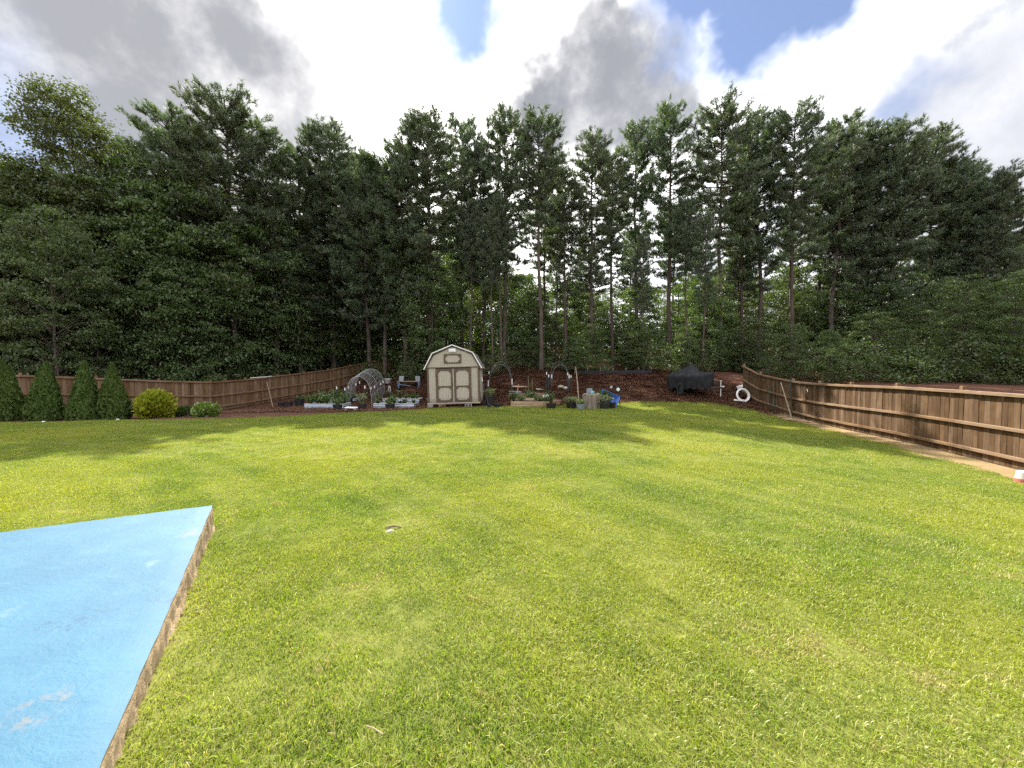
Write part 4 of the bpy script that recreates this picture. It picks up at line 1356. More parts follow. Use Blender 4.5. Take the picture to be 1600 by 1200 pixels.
# wire mesh tunnel
tun = base('wire_tunnel', *col(562, 23.4), 'arched wire mesh garden tunnel between the raised beds', 'trellis')
tl0 = Vector(tun.location)
fl, fr_ = col(540, 23.3), col(581, 23.3)
bl, br = col(556, 27.8), col(601, 27.8)


def hoop(u, n_=15, rise=1.92):
    a = fl.lerp(bl, u); b_ = fr_.lerp(br, u)
    pts = []
    for i in range(n_):
        th = math.pi * i / (n_ - 1)
        k_ = (1 - math.cos(th)) / 2
        p_ = a.lerp(b_, k_)
        zz_ = rise * (math.sin(th) ** .62 if 0 < i < n_ - 1 else 0)
        pts.append(p_ + Vector((0, 0, zz_)) - tl0)
    return pts


for i in range(12):
    MB().tube(hoop(i / 11), .013 if i in (0, 5, 11) else .006, 5).build('hoop', M['wire'], tun)
for j in range(1, 14):
    MB().tube([hoop(i / 5)[j] for i in range(6)], .006, 4).build('long_wire', M['wire'], tun)


# stakes with white caps
def capped(px, top_y, Y, label, group, hgt=None, m='dark_steel'):
    p_ = col(px, Y)
    h = at(px, top_y, Y).z - p_.z if hgt is None else hgt
    e = base('garden_stake', p_.x, p_.y, p_.z, label, 'stake', group)
    MB().box((0, 0, h / 2 - .1), (.045, .045, h + .1), rot=(0, 0, .6)).box((0, .02, h / 2 - .1), (.012, .05, h + .1)).build('post', M[m], e)
    MB().lathe([(.001, h + .03), (.032, h + .02), (.036, h - .13), (.03, h - .14)], 10).build('cap', M['white_plastic'], e)
    return e


for px, ty, Y in ((526.5, 604.5, 22.9), (539.3, 606.5, 23.2), (545, 604, 25.2), (556.5, 599.5, 26.2), (562, 596.5, 27.6), (570.5, 603.5, 23.1), (585.5, 603, 24.8), (595, 598.5, 26.6), (598.7, 595.5, 27.7), (580, 605, 24)):
    capped(px, ty, Y, 'dark metal stake with white cap along the wire tunnel', 'capped stakes along the wire tunnel')
for px, ty, Y, lab in ((764, 581, 25.5, 'white-capped stake at the left foot of the hoop beside the shed'), (854, 582, 25.2, 'white-capped stake behind the wooden bed, farther left'),
                       (857.2, 586, 24.8, 'white-capped stake behind the wooden bed, nearer right'), (887, 583, 26.2, 'white-capped stake at the right foot of the far hoop'), (892, 587, 25.6, 'white-capped stake left of the leaning pole')):
    capped(px, ty, Y, lab, None)
# white looped handle left of shed and white bucket
p_ = col(608.5, 27.0)
tag(MB().tube([(-.06, 0, 0), (-.06, 0, .75), (-.03, 0, .86), (.03, 0, .86), (.06, 0, .75), (.06, 0, 0)], .022, 6).build('pipe_loop', M['white_plastic'], None, loc=p_), 'upright white pipe loop behind the beds', 'pipe')


def pail(px, Y, r_, h, label, m='white_plastic', rot=(0, 0, 0), dz=0.0):
    p_ = col(px, Y)
    e = base('bucket', p_.x, p_.y, p_.z + dz, label, 'bucket'); e.rotation_euler = rot
    MB().lathe([(.001, 0), (r_ * .84, 0), (r_, h), (r_ * 1.07, h), (r_ * 1.07, h * .93), (r_ * .99, h * .9)], 16).lathe([(r_ * .96, h), (r_ * .8, .03), (.001, .03)], 16).build('pail', M[m], e, smooth=True)
    MB().tube([(r_ * math.cos(a), r_ * math.sin(a) * .35 - .05, h * .9 - .12 * math.sin(a)) for a in [math.pi * i / 10 for i in range(11)]], .006, 4).build('handle', M['wire'], e)
    return e


pail(606, 30.2, .26, .36, 'white bucket on the bank left of the shed', dz=.1)
pail(1152, 25.2, .2, .42, 'white bucket lying on its side near the right fence', rot=(R(75), R(0), R(60)), dz=.18)

# bench of two grey back boards on blue legs
bp_ = col(639, 29.0)
bn = base('garden_bench', bp_.x, bp_.y, bp_.z, 'low garden bench with blue legs and grey back boards left of the shed', 'bench')
MB().box((0, 0, .46), (1.6, .42, .05), ch=.008).build('seat', M['stick_wood'], bn)
for s in (-1, 1):
    MB().box((s * .62, .2, .68), (.34, .035, .36), rot=(-.12, 0, 0), ch=.006).build('back_board', M['grey_paint'], bn)
    MB().box((s * .76, -.16, .2), (.06, .06, .5), rot=(.1, s * .12, 0)).build('leg', M['faded_blue'], bn)
    MB().box((s * .76, .18, .2), (.06, .06, .5), rot=(-.1, s * .12, 0)).build('leg', M['faded_blue'], bn)
MB().box((-.3, -.05, .18), (.85, .05, .05), rot=(0, .16, 0)).build('brace', M['faded_blue'], bn)

# leaning sticks by the left fence and board on its top rail
a, b_ = at(417, 597, 25.3), col(427, 24.4)
tag(MB().tube([b_ - Vector((0, 0, .03)), a], .018, 6).build('wooden_stick', M['stick_wood']), 'pale stick leaning against the dark left fence', 'stick')
a = at(379, 591, 26.05); b_ = at(408, 588.5, 27.7)
a.x = -17.79; b_.x = -17.34
tag(MB().tube([a + Vector((.06, 0, .02)), b_ + Vector((.06, 0, .02))], .03, 6).build('white_pipe', M['white_plastic']), 'white pipe lying along the top of the left fence', 'pipe')
# stepping tray at the tunnel mouth
p_ = col(549, 21.3)
e = base('metal_tray', p_.x, p_.y, p_.z + .02, 'pale upturned tray lying in front of the wire tunnel', 'tray')
MB().box((0, 0, .17), (.62, .4, .035), rot=(.06, .04, 0), ch=.008).build('tray_top', M['white_metal'], e)
for sx_ in (-1, 1):
    MB().box((sx_ * .24, -.12, .07), (.09, .07, .15), ch=.008).build('foot', M['concrete'], e)
    MB().box((sx_ * .24, .13, .07), (.09, .07, .15), ch=.008).build('foot', M['concrete'], e)

# ------------------------------------------------------------------ right of the shed
# leaning tool with white grip
a, b_ = at(752.5, 591, 23.4), col(764.5, 22.2)
e = base('leaning_tool', b_.x, b_.y, b_.z, 'long dark tool with white grip leaning against the shed', 'tool')
o0 = Vector(e.location)
d = a - b_
MB().tube([Vector((0, 0, .02)), d * .9], .02, 7).build('shaft', M['dark_steel'], e)
MB().tube([d * .88, d * 1.02], .036, 8).build('grip', M['white_plastic'], e)
MB().box((0, 0, .1), (.2, .03, .24), rot=(.3, .2, 0), ch=.006).build('blade', M['dark_steel'], e)
a, b_ = at(762, 597, 23.9), col(757, 22.9)
tag(MB().tube([b_, a], .02, 6).build('garden_pole', M['dark_steel']), 'dark pole crossing behind the white-gripped tool', 'pole')


# dark barrel-like tub with green plant
def tub(px, Y, r_, h, plant, label, ph):
    return pot(px, Y, r_, h, label, 'black_plastic', plant, None, ph, 'planter_tub')


tub(765, 23.4, .34, .62, 'shrub_leaf', 'black tub of bright green leaves beside the shed door side', .42)
tub(777, 22.6, .24, .24, None, 'low black tub lying right of the leaning tool', .1)


def hoop_frame(px0, px1, ytop_, Y, label, m='hoop_grey'):
    a, b_ = col(px0, Y), col(px1, Y)
    h = at((px0 + px1) / 2, ytop_, Y).z - min(a.z, b_.z)
    e = base('garden_hoop', *((a + b_) / 2), label, 'hoop')
    c_ = Vector(e.location)
    for k_, dy in enumerate((0, .9)):
        pts = []
        for i in range(17):
            th = math.pi * i / 16
            p_ = a.lerp(b_, (1 - math.cos(th)) / 2)
            z0 = a.z + (b_.z - a.z) * (1 - math.cos(th)) / 2
            pts.append(Vector((p_.x, p_.y + dy, z0 + h * (math.sin(th) ** .55 if 0 < i < 16 else 0) + dy * .25)) - c_)
        MB().tube(pts, .028 if k_ == 0 else .02, 7).build('arch', M[m], e)
    for i in range(2, 15, 2):
        th = math.pi * i / 16
        p_ = a.lerp(b_, (1 - math.cos(th)) / 2)
        z = a.z + (b_.z - a.z) * (1 - math.cos(th)) / 2 + h * math.sin(th) ** .55
        q_ = Vector((p_.x, p_.y, z)) - c_
        MB().tube([q_, q_ + Vector((0, .9, .225))], .009, 5).build('cross_wire', M['hoop_grey'], e)
    for p_ in (a, b_):
        MB().tube([p_ - c_ + Vector((0, -.01, h * .42)), p_ - c_ + Vector((0, -.01, h * .58))], .036, 8).build('white_sleeve', M['white_plastic'], e)
    return e


hoop_frame(763, 800, 571, 25.2, 'grey garden hoop standing on the bank right of the shed')
hoop_frame(862, 889, 570, 27.0, 'far garden hoop above the wooden raised bed')

# wooden raised bed of old planks
wb0, wb1 = col(798, 22.6), col(866, 22.9)
wc = (wb0 + wb1) / 2
wbed = base('wooden_bed', wc.x, wc.y + .6, min(wb0.z, wb1.z), 'long raised bed of old grey and orange planks right of the shed', 'raised bed')
LW = (wb1 - wb0).length
rw = random.Random(3)
for k_, (z, y_, l_, o_) in enumerate(((.09, -.62, LW * .98, 0), (.27, -.60, LW * .94, -.05), (.46, -.20, LW * .62, -.45), (.50, .25, LW * .96, .05), (.68, .6, LW * .9, -.1))):
    MB().box((o_, y_, z), (l_, .045, .16), rot=(rw.uniform(-.05, .05), rw.uniform(-.02, .02), rw.uniform(-.01, .01)), ch=.008).build('plank', M['old_lumber'], wbed)
MB().box((.55, -.655, .13), (1.25, .03, .13), rot=(0, -.03, 0), ch=.006).build('plank', M['clay_block'], wbed)
for s in (-1, 1):
    MB().box((s * LW * .49, 0, .18), (.045, 1.25, .36), ch=.006).build('end_plank', M['old_lumber'], wbed)
MB().box((0, 0, .17), (LW * .95, 1.15, .3)).build('soil', M['bed_soil'], wbed)
for i in range(11):
    e = base('vegetable_plant', wc.x - LW * .44 + LW * .88 * i / 10, wc.y + .6 + rv.uniform(-.4, .4), wbed.location.z + .3, 'leafy green plant growing in the wooden plank bed', 'plant', 'plants in the wooden plank bed', rv.uniform(0, 6))
    link('foliage', VEG[rv.randrange(4)], e, None, None, None, rv.uniform(.6, .95))
# stakes in the wooden bed
for px, y0, y1, Y, lab in ((826, 588, 606, 24.6, 'thin green stake in the wooden bed, left of two'), (832, 591, 607, 24.6, 'thin green stake in the wooden bed, right of two')):
    tag(MB().tube([col(px, Y), at(px - .5, y0, Y)], .018, 6).build('thin_stake', M['grey_leaf']), lab, 'stake')
a, b_ = at(810, 601, 23.6), at(806.5, 613, 23.3)
tag(MB().tube([b_ - Vector((0, 0, .35)), a], .022, 6).build('short_stick', M['old_lumber']), 'short pale stick poking out of the wooden bed', 'stick')
# boards and stones thrown on the bank
for i, (px, Y, L, rz, rx, mm, lab) in enumerate(((812, 27.2, 1.1, .25, .2, 'old_lumber', 'pale plank lying on the bank above the wooden bed'), (805, 26.4, .9, -.3, .25, 'grey_paint', 'grey board lying on the bank near the hoop'),
                                                 (815, 26.0, .9, -.45, .2, 'dark_steel', 'dark board slanting on the bank'), (838, 25.2, .7, .1, .1, 'old_lumber', 'short plank at the left of the scraps behind the wooden bed'),
                                                 (847, 25.7, .6, -.15, .1, 'pale_stone', 'pale flat scrap behind the wooden bed'), (843, 26.6, .5, .2, .15, 'pale_stone', 'small pale scrap highest on the bank behind the bed'))):
    p_ = col(px, Y)
    tag(MB().box((0, 0, .05), (L, .16, .05), ch=.008).build('loose_board', M[mm], None, loc=p_ + Vector((0, 0, .05)), rot=(.38 + rx * .2, .05, rz)), lab, 'board')


def stone(px, Y, r_, label, m='pale_stone', seed=1, dz=0.0, sq=.65):
    rng = np.random.RandomState(seed)
    bm = bmesh.new(); bmesh.ops.create_icosphere(bm, subdivisions=2, radius=r_)
    for v in bm.verts:
        v.co *= 1 + .16 * rng.standard_normal() * .6; v.co.z *= sq
    me = bpy.data.meshes.new('stone'); bm.to_mesh(me); bm.free(); me.materials.append(M[m])
    p_ = col(px, Y)
    return tag(link('stone', me, None, None, p_ + Vector((0, 0, r_ * sq * .55 + dz))), label, 'stone')


stone(853, 24.2, .14, 'white rounded stone behind the wooden bed', seed=3)
stone(876, 27.0, .22, 'pale stone on the bank below the far hoop, left', seed=4)
stone(884, 26.8, .2, 'grey stone on the bank below the far hoop, right', 'concrete', seed=5)
pot(861, 22.3, .3, .28, 'black pot at the right end of the wooden bed', plant='veg_leaf', ph=.5)
# white flowers stalks
for px, Y, lab in ((850, 22.6, 'small white flowering stalk in the wooden bed, left'), (854.5, 22.5, 'small white flowering stalk in the wooden bed, right')):
    p_ = col(px, Y)
    e = base('flower', p_.x, p_.y, p_.z + .2, lab, 'flower')
    MB().tube([(0, 0, 0), (.01, 0, .25), (.03, 0, .5)], .008, 5).build('stem', M['veg_leaf'], e)
    link('petals', ball_bush(int(px), .09, .15, 40, .07, M['white_plastic']), e, None, (.03, 0, .42))
# leaning pole
a, b_ = at(899.5, 573, 25.3), col(904.5, 24.2)
tag(MB().tube([b_ - Vector((0, 0, .05)), b_.lerp(a, .5) + Vector((.02, 0, 0)), a], [.035, .032, .022], 7).build('wooden_pole', M['stick_wood']), 'tall pale wooden pole leaning above the fern pot', 'pole')
# terracotta ruin: curved clay pot
pot(869, 23.4, .3, .32, 'broken terracotta pot left of the grassy plant', 'clay_block')
# drooping grassy plant
gr_ = np.random.RandomState(55); ac = Acc()
for i in range(520):
    a = gr_.uniform(0, 6.28); L = gr_.uniform(.45, .95); s = gr_.uniform(.25, .62)
    u = np.linspace(0, 1, 5)
    pts = np.stack([np.cos(a) * s * u ** 1.3, np.sin(a) * s * u ** 1.3, L * (u * 1.25 - .85 * u ** 2.4)], -1)
    sd = np.array([-math.sin(a), math.cos(a), 0]) * .010
    V = np.concatenate([pts - sd * (1 - u * .9)[:, None], pts + sd * (1 - u * .9)[:, None]])
    T = np.concatenate([[[j, j + 1, j + 6], [j, j + 6, j + 5]] for j in range(4)])
    ac.add(V, T, np.full(len(V), gr_.uniform()))
me = ac.mesh('leaf_fountain'); me.materials.append(M['grey_leaf'])
e = pot(893, 22.5, .33, .26, 'fountain of pale grassy leaves in a low black pot beside the stump', name='grass_planter')
link('foliage', me, e, None, (0, 0, .16), None, (1.15, 1.0, 1.05))
pot(907, 21.8, .25, .32, 'grey pot with white flowers in front of the stump', 'grey_paint', 'shrub_leaf', None, .22)

# tree stump with things on it
p_ = col(924, 22.5)
st = base('tree_stump', p_.x, p_.y, p_.z, 'upright sawn tree stump used as a table', 'stump')
ns = 26; vs = []; fs = []
rng = np.random.RandomState(8); rad = .50 + .028 * np.sin(np.arange(ns) * 1.9) + .02 * rng.standard_normal(ns)
HT = .80
for k_, (z, s) in enumerate(((-.08, 1.14), (.06, 1.05), (.25, 1.0), (.55, .985), (HT, .98))):
    for i in range(ns):
        th = 2 * math.pi * i / ns
        vs.append((rad[i] * s * math.cos(th), rad[i] * s * math.sin(th), z))
for k_ in range(4):
    for i in range(ns):
        j = (i + 1) % ns
        fs.append((k_ * ns + i, k_ * ns + j, k_ * ns + ns + j, k_ * ns + ns + i))
b = MB().add(vs, fs); b.build('trunk', M['stump_wood'], st)
MB().lathe([(.485, HT - .004), (.3, HT + .004), (.001, HT + .005)], 26).build('cut_face', M['old_lumber'], st)
MB().box((.40, -.36, .36), (.05, .05, .76), rot=(.04, 0, .5)).build('bark_split', M['stick_wood'], st)
zs = p_.z + HT + .005
o = base('watering_jug', p_.x + .02, p_.y - .12, zs, 'small teal jug standing on the stump', 'jug')
MB().lathe([(.001, 0), (.11, 0), (.125, .06), (.12, .17), (.08, .20), (.075, .215), (.06, .21)], 14).build('jug_body', M['teal_plastic'], o, smooth=True)
MB().tube([(.1, 0, .17), (.19, 0, .15), (.19, 0, .06), (.12, 0, .04)], .013, 6).build('handle', M['teal_plastic'], o)
o = base('dark_crate', p_.x - .10, p_.y + .14, zs, 'dark square pot behind the teal jug on the stump', 'pot')
MB().box((0, 0, .17), (.3, .26, .34), ch=.012).build('pot_body', M['grey_paint'], o)
MB().box((0, 0, .345), (.26, .22, .012)).build('soil', M['bed_soil'], o)
o = MB().lathe([(.001, 0), (.12, 0), (.13, .05), (.10, .055), (.001, .05)], 14).build('pale_dish', M['pale_stone'], None, loc=(p_.x - .36, p_.y - .2, zs)); tag(o, 'pale shallow dish at the left rim of the stump', 'dish')
o = MB().box((0, 0, .035), (.2, .1, .06), rot=(0, .25, .4), ch=.01).build('pale_block', M['pale_stone'], None, loc=(p_.x + .36, p_.y - .2, zs + .01)); tag(o, 'pale small block at the right rim of the stump', 'block')

# tipped blue wheelbarrow
p_ = col(951, 23.1)
wbr = base('wheelbarrow', p_.x, p_.y, p_.z, 'tipped blue wheelbarrow with dark wheel right of the stump', 'wheelbarrow')
Mx = Matrix.Translation((0, 0, .42)) @ Euler((R(62), R(24), R(-8))).to_matrix().to_4x4()
b = MB()
lo_ = [(-.33, -.2, 0), (.33, -.2, 0), (.33, .2, 0), (-.33, .2, 0)]; hi_ = [(-.58, -.34, .27), (.55, -.36, .24), (.55, .36, .24), (-.58, .34, .27)]
hi2 = [(x * .97, y_ * .96, z) for x, y_, z in hi_]; lo2 = [(x, y_, z + .02) for x, y_, z in lo_]
vs = [Mx @ Vector(q_) for q_ in lo_ + hi_ + hi2 + lo2]
fs = [(3, 2, 1, 0)] + [(i, (i + 1) % 4, 4 + (i + 1) % 4, 4 + i) for i in range(4)] + [(4 + i, 4 + (i + 1) % 4, 8 + (i + 1) % 4, 8 + i) for i in range(4)] + [(8 + i, 8 + (i + 1) % 4, 12 + (i + 1) % 4, 12 + i) for i in range(4)] + [(12, 13, 14, 15)]
b.add(vs, fs).build('tray', M['blue_plastic'], wbr)
for s in (-1, 1):
    MB().tube([Mx @ Vector((.75, s * .12, -.1)), Mx @ Vector((0, s * .2, -.03)), Mx @ Vector((-.85, s * .3, .1))], .022, 6).build('handle_bar', M['dark_steel'], wbr)
    MB().tube([Mx @ Vector((-.3, s * .24, 0)), Mx @ Vector((-.35, s * .24, -.3))], .018, 6).build('leg', M['dark_steel'], wbr)
wp = at(965.5, 608.5, 23.0) - Vector(wbr.location)
Wm = Euler((R(90), 0, R(8))).to_matrix().to_4x4()
wl = empty('wheel', wp); wl.parent = wbr
MB().lathe([(.11, -.04), (.17, -.05), (.205, -.03), (.215, 0), (.205, .03), (.17, .05), (.11, .04)], 20, M=Wm).build('tyre', M['rubber'], wl, smooth=True)
MB().lathe([(.001, .045), (.05, .045), (.11, .035), (.125, .02)], 18, M=Wm).build('rim', M['white_plastic'], wl, smooth=True)
MB().tube([wp, Mx @ Vector((.74, 0, -.1))], .02, 6).build('axle_fork', M['dark_steel'], wbr)
MB().tube([Mx @ Vector((-.2, .1, .1)), Mx @ Vector((.25, .12, .1))], .035, 6).build('white_handle', M['white_plastic'], wbr)
pot(945, 22.0, .33, .36, 'black pot of greens in front of the blue wheelbarrow', plant='grey_leaf', ph=.42)
pot(957, 22.4, .2, .32, 'small black pot right of the greens pot by the wheelbarrow')
bush('garden_bush', 942, 23.2, ball_bush(91, .5, .95, 1600, .12, M['broad_leaf']), .9, 'dark leafy bush right behind the stump')
p_ = col(955, 26.0)
e = base('plant_marker', p_.x, p_.y, p_.z, 'small wire marker with round tag standing on the bank', 'marker')
MB().tube([(0, 0, -.05), (0, 0, .4)], .012, 5).build('rod', M['dark_steel'], e)
MB().lathe([(.001, .0), (.09, .005), (.09, .02), (.001, .025)], 12, c=(0, 0, .43), M=Euler((R(90), 0, 0)).to_matrix().to_4x4()).build('tag', M['wire'], e)

# ------------------------------------------------------------------ boat under a black tarp on its trailer
p_ = col(1080, 25.2)
boat = base('covered_boat', p_.x, p_.y, p_.z - .05, 'boat on a trailer wrapped in a sagging black tarp on the bank', 'boat', rz=R(-46))
boat.scale = (.76, .90, 1.36)
nL, nC = 44, 30
rng = np.random.RandomState(4)
vs = []
Lb = 3.5
for i in range(nL + 1):
    u = i / nL
    x = -Lb / 2 + Lb * u
    wdt = .92 * (1 - max(0, (u - .55) / .45) ** 2.0 * .86) * (1 - max(0, (.06 - u) / .06) * .12)
    peak = .42 * math.exp(-((u - .50) / .17) ** 2) + .18 * math.exp(-((u - .22) / .2) ** 2)
    gun = .92 + .10 * max(0, (u - .5) * 2) ** 1.5
    for j in range(nC + 1):
        v = j / nC * 2 - 1
        av = abs(v)
        if av < .62:
            k_ = av / .62
            y_ = wdt * k_ * math.copysign(1, v)
            z = gun + peak * (1 - k_) ** 1.25 + .10 * (1 - k_ ** 2) - .05 * math.sin(k_ * math.pi) * (1 + .8 * math.sin(u * 19))
        else:
            k_ = (av - .62) / .38
            y_ = (wdt * (1 - .22 * k_) + .03 * math.sin(u * 46 + 3 * k_) * k_) * math.copysign(1, v)
            z = gun - .62 * k_ + .03 * math.sin(u * 37) * k_
        z += .012 * math.sin(u * 60 + v * 9) + .015 * math.sin(u * 33 - v * 21)
        vs.append((x + .02 * math.sin(v * 14 + u * 7), y_, z))
fs = [(i * (nC + 1) + j, (i + 1) * (nC + 1) + j, (i + 1) * (nC + 1) + j + 1, i * (nC + 1) + j + 1) for i in range(nL) for j in range(nC)]
fs += [tuple(range(nC + 1))[::-1], tuple(nL * (nC + 1) + j for j in range(nC + 1))]
MB().add(vs, fs).build('tarp', M['tarp'], boat, smooth=True)
vs = []; fs = []
for i in range(13):
    u = i / 12; x = -Lb / 2 + .05 + (Lb - .1) * u
    wdt = .80 * (1 - max(0, (u - .5) / .5) ** 2 * .9)
    kz = .36 + .35 * max(0, (u - .7) / .3) ** 2
    vs += [(x, -wdt, .95), (x, -wdt * .8, .55), (x, 0, kz), (x, wdt * .8, .55), (x, wdt, .95)]
fs = [(i * 5 + j, i * 5 + 5 + j, i * 5 + 6 + j, i * 5 + 1 + j) for i in range(12) for j in range(4)] + [(4, 3, 2, 1, 0)]
MB().add(vs, fs).build('hull', M['black_plastic'], boat)
tr_ = empty('trailer'); tr_.parent = boat
MB().tube([(-1.6, -.55, .36), (.9, -.5, .36), (1.9, 0, .38), (2.5, 0, .40)], .04, 6).tube([(-1.6, .55, .36), (.9, .5, .36), (1.9, 0, .38)], .04, 6).tube([(-.5, -.9, .3), (-.5, .9, .3)], .035, 6).build('frame', M['dark_steel'], tr_)
for s in (-1, 1):
    Wm = Matrix.Translation((-.5, s * .92, .3)) @ Euler((R(90), 0, 0)).to_matrix().to_4x4()
    wl = empty('wheel'); wl.parent = tr_
    MB().lathe([(.16, -.08), (.27, -.09), (.30, -.05), (.30, .05), (.27, .09), (.16, .08)], 20, M=Wm).build('tyre', M['rubber'], wl)
    MB().lathe([(.001, -.06 * -s), (.09, .05 * s), (.165, .07 * s)], 16, M=Wm).build('rim', M['dark_steel'], wl)
MB().tube([(2.3, .12, -.02), (2.3, .12, .72)], .03, 7).tube([(2.3, .12, .7), (2.36, .12, .7)], .018, 5).build('jack', M['white_metal'], tr_)
MB().box((2.0, -.02, .62), (.16, .14, .2), ch=.02).build('winch', M['dark_steel'], tr_)
MB().box((2.52, 0, .43), (.2, .09, .07), ch=.015).build('coupler', M['galvanised'], tr_)
for s in (-1, 1):
    MB().box((-1.7, s * .6, .45), (.05, .16, .08)).build('tail_light', M['white_metal'], tr_)

# ------------------------------------------------------------------ right: white pipe coil, sticks, bucket
p_ = col(1161, 23.2)
coil = base('pipe_coil', p_.x, p_.y, p_.z, 'coil of white corrugated pipe leaning near the right fence', 'pipe')
for k_, (r_, tl, dy, dx) in enumerate(((.37, .30, 0, 0), (.33, .36, .12, .05))):
    pts = []; rads = []
    for i in range(97):
        th = 2 * math.pi * i / 96
        x = r_ * math.cos(th); z = r_ * math.sin(th) + .40
        pts.append((x + dx, dy + (z - .4) * tl, z)); rads.append(.047 + .006 * (i % 2))
    MB().tube(pts, rads, 8).build('pipe_loop', M['white_plastic'], coil)
MB().tube([(-.62 + .02 * i, -.12 - .05 * math.sin(i * .3), .09 + .09 * max(0, .4 - i * .05)) for i in range(30)], [.05 + .006 * (i % 2) for i in range(30)], 8).build('pipe_tail', M['white_plastic'], coil)
p_ = col(1158, 22.9)
for (x0, y0), (x1, y1), Yt, Yb, m_, lab in (((1229, 598), (1238, 650), 20.3, 18.9, 'stick_wood', 'pale wooden stake leaning on the right fence corner'), ((1241.5, 594), (1237.5, 648), 19.75, 19.0, 'dark_steel', 'dark steel bar leaning on the right fence'),
                                            ((1223, 602), (1210, 636), 21.4, 20.9, 'dark_steel', 'dark bar leaning left against the far right fence'), ((1226, 600), (1223, 640), 21.0, 20.6, 'dark_steel', 'thin dark rod between the leaning stakes')):
    a, b_ = at(x0, y0, Yt), at(x1, y1, Yb)
    # keep on the yard side of the boards
    for v_ in (a, b_):
        lim = FP[0].x + .2127 * (v_.y - 3.9) - .14 if v_.y < 20.2 else 14.2
        v_.x = min(v_.x, lim)
    b_.z = g(b_.x, b_.y)
    tag(MB().tube([b_, a], .026, 6).build('leaning_stake', M[m_]), lab, 'stake')
for i, (px, Y, L, rz, lab) in enumerate(((1222, 19.4, .5, .2, 'pale wood scrap on the grass left of the leaning stakes'), (1240, 18.6, .9, -.5, 'pale plank lying under the leaning stakes'), (1251, 18.1, .9, -.9, 'thin pale plank pointing along the right fence'), (1232, 18.5, .6, .6, 'short wood scrap in front of the leaning stakes'))):
    p_ = col(px, Y)
    tag(MB().box((0, 0, .035), (L, .09, .04), ch=.006).build('loose_board', M['old_lumber'], None, loc=p_ + Vector((0, 0, .035)), rot=(.04, .03, rz)), lab, 'board')
p_ = gp(1598, 757)
e = base('paint_bucket', p_.x + .03, p_.y + .02, p_.z + .01, 'small white and red bucket at the foot of the right fence', 'bucket')
MB().lathe([(.001, .26), (.085, .26), (.10, .22), (.125, .02), (.13, 0), (.11, 0)], 18).build('pail', M['dirty_white'], e, smooth=True)
MB().lathe([(.1175, .10), (.1265, .02)], 18).build('red_band', M['red_print'], e)

# lawn details: burrow with a pale stone, twig, small white bits
p_ = gp(609, 833)
o = stone(609, p_.y, .06, 'pale stone set in a small hole in the lawn', seed=9, dz=-.012, sq=.5)
hole_pos = [(p_.x + .01, p_.y + .12, .16), (gp(524, 1095).x, gp(524, 1095).y, .06), (gp(380, 940).x, gp(380, 940).y, .05), (gp(1040, 1000).x, gp(1040, 1000).y, .05)]
e = base('lawn_hole', hole_pos[0][0], hole_pos[0][1], g(hole_pos[0][0], hole_pos[0][1]), 'dark soil rim of the small hole in the lawn', 'hole')
rng = np.random.RandomState(3); b = MB(); ring = []
for r_, z in ((.145, .014), (.12, .034), (.095, .03), (.06, .016), (.001, .014)):
    ring.append((r_, z))
b.lathe(ring, 18)
b.v = [(x * .62 * (1.15 + .1 * rng.standard_normal()), y_ * .62 * (.75 + .08 * rng.standard_normal()), z * .7) for x, y_, z in b.v]
b.build('soil_rim', M['bed_soil'], e)
p_ = gp(584, 1165)
tag(MB().tube([p_ + Vector((-.05, .02, .05)), p_ + Vector((0, 0, .055)), p_ + Vector((.06, -.03, .05))], .0035, 5).build('twig', M['stick_wood']), 'short pale twig on the grass near the bottom edge', 'twig')
for px, py, lab in ((68, 660.5, 'tiny white scrap on the lawn before the second cone evergreen'), (184, 657, 'tiny white scrap on the lawn before the slim cone evergreen')):
    p_ = gp(px, py)
    tag(MB().box((0, 0, .04), (.09, .06, .05), rot=(.2, .1, .5), ch=.01).build('white_scrap', M['white_plastic'], None, loc=p_), lab, 'scrap')

# ------------------------------------------------------------------ grass blades over the lawn
def grass_patch(seed, n=210, rad=.17, h=.034, wd=.0044):
    rng = np.random.RandomState(seed)
    r_ = rad * np.sqrt(rng.uniform(0, 1, n)); a = rng.uniform(0, 6.283, n)
    base_ = np.stack([r_ * np.cos(a), r_ * np.sin(a), np.full(n, -.004)], -1)
    # tufts: blades of one plant share a lean
    tuft = rng.randint(0, 14, n)
    ta = rng.uniform(0, 6.283, 14)[tuft] + rng.normal(0, .9, n)
    ln = np.clip(rng.normal(.75, .4, n), .05, 1.7)
    H = h * rng.uniform(.5, 1.3, n)
    d = np.stack([np.cos(ta), np.sin(ta), np.zeros(n)], -1)
    sd = np.stack([-np.sin(ta), np.cos(ta), np.zeros(n)], -1)
    tw = rng.uniform(-.8, .8, n)[:, None]
    sd = norm(sd + d * tw) * (wd * rng.uniform(.6, 1.25, (n, 1)))
    mid = base_ + d * (H * ln * .35)[:, None] + np.array([0, 0, 1.]) * (H * .62)[:, None]
    tip = base_ + d * (H * ln)[:, None] + np.array([0, 0, 1.]) * (H * np.clip(1.12 - ln * .33, .45, 1.1))[:, None]
    V = np.stack([base_ - sd * .5, base_ + sd * .5, mid - sd * .45, mid + sd * .45, tip], 1).reshape(-1, 3)
    k_ = np.arange(n)[:, None] * 5
    T = np.concatenate([k_ + np.array([[0, 1, 3]]), k_ + np.array([[0, 3, 2]]), k_ + np.array([[2, 3, 4]])])
    me = mesh_tris('grass_patch', V, T, np.repeat(rng.uniform(0, 1, n), 5))
    me.materials.append(M['grass_blade'])
    return me


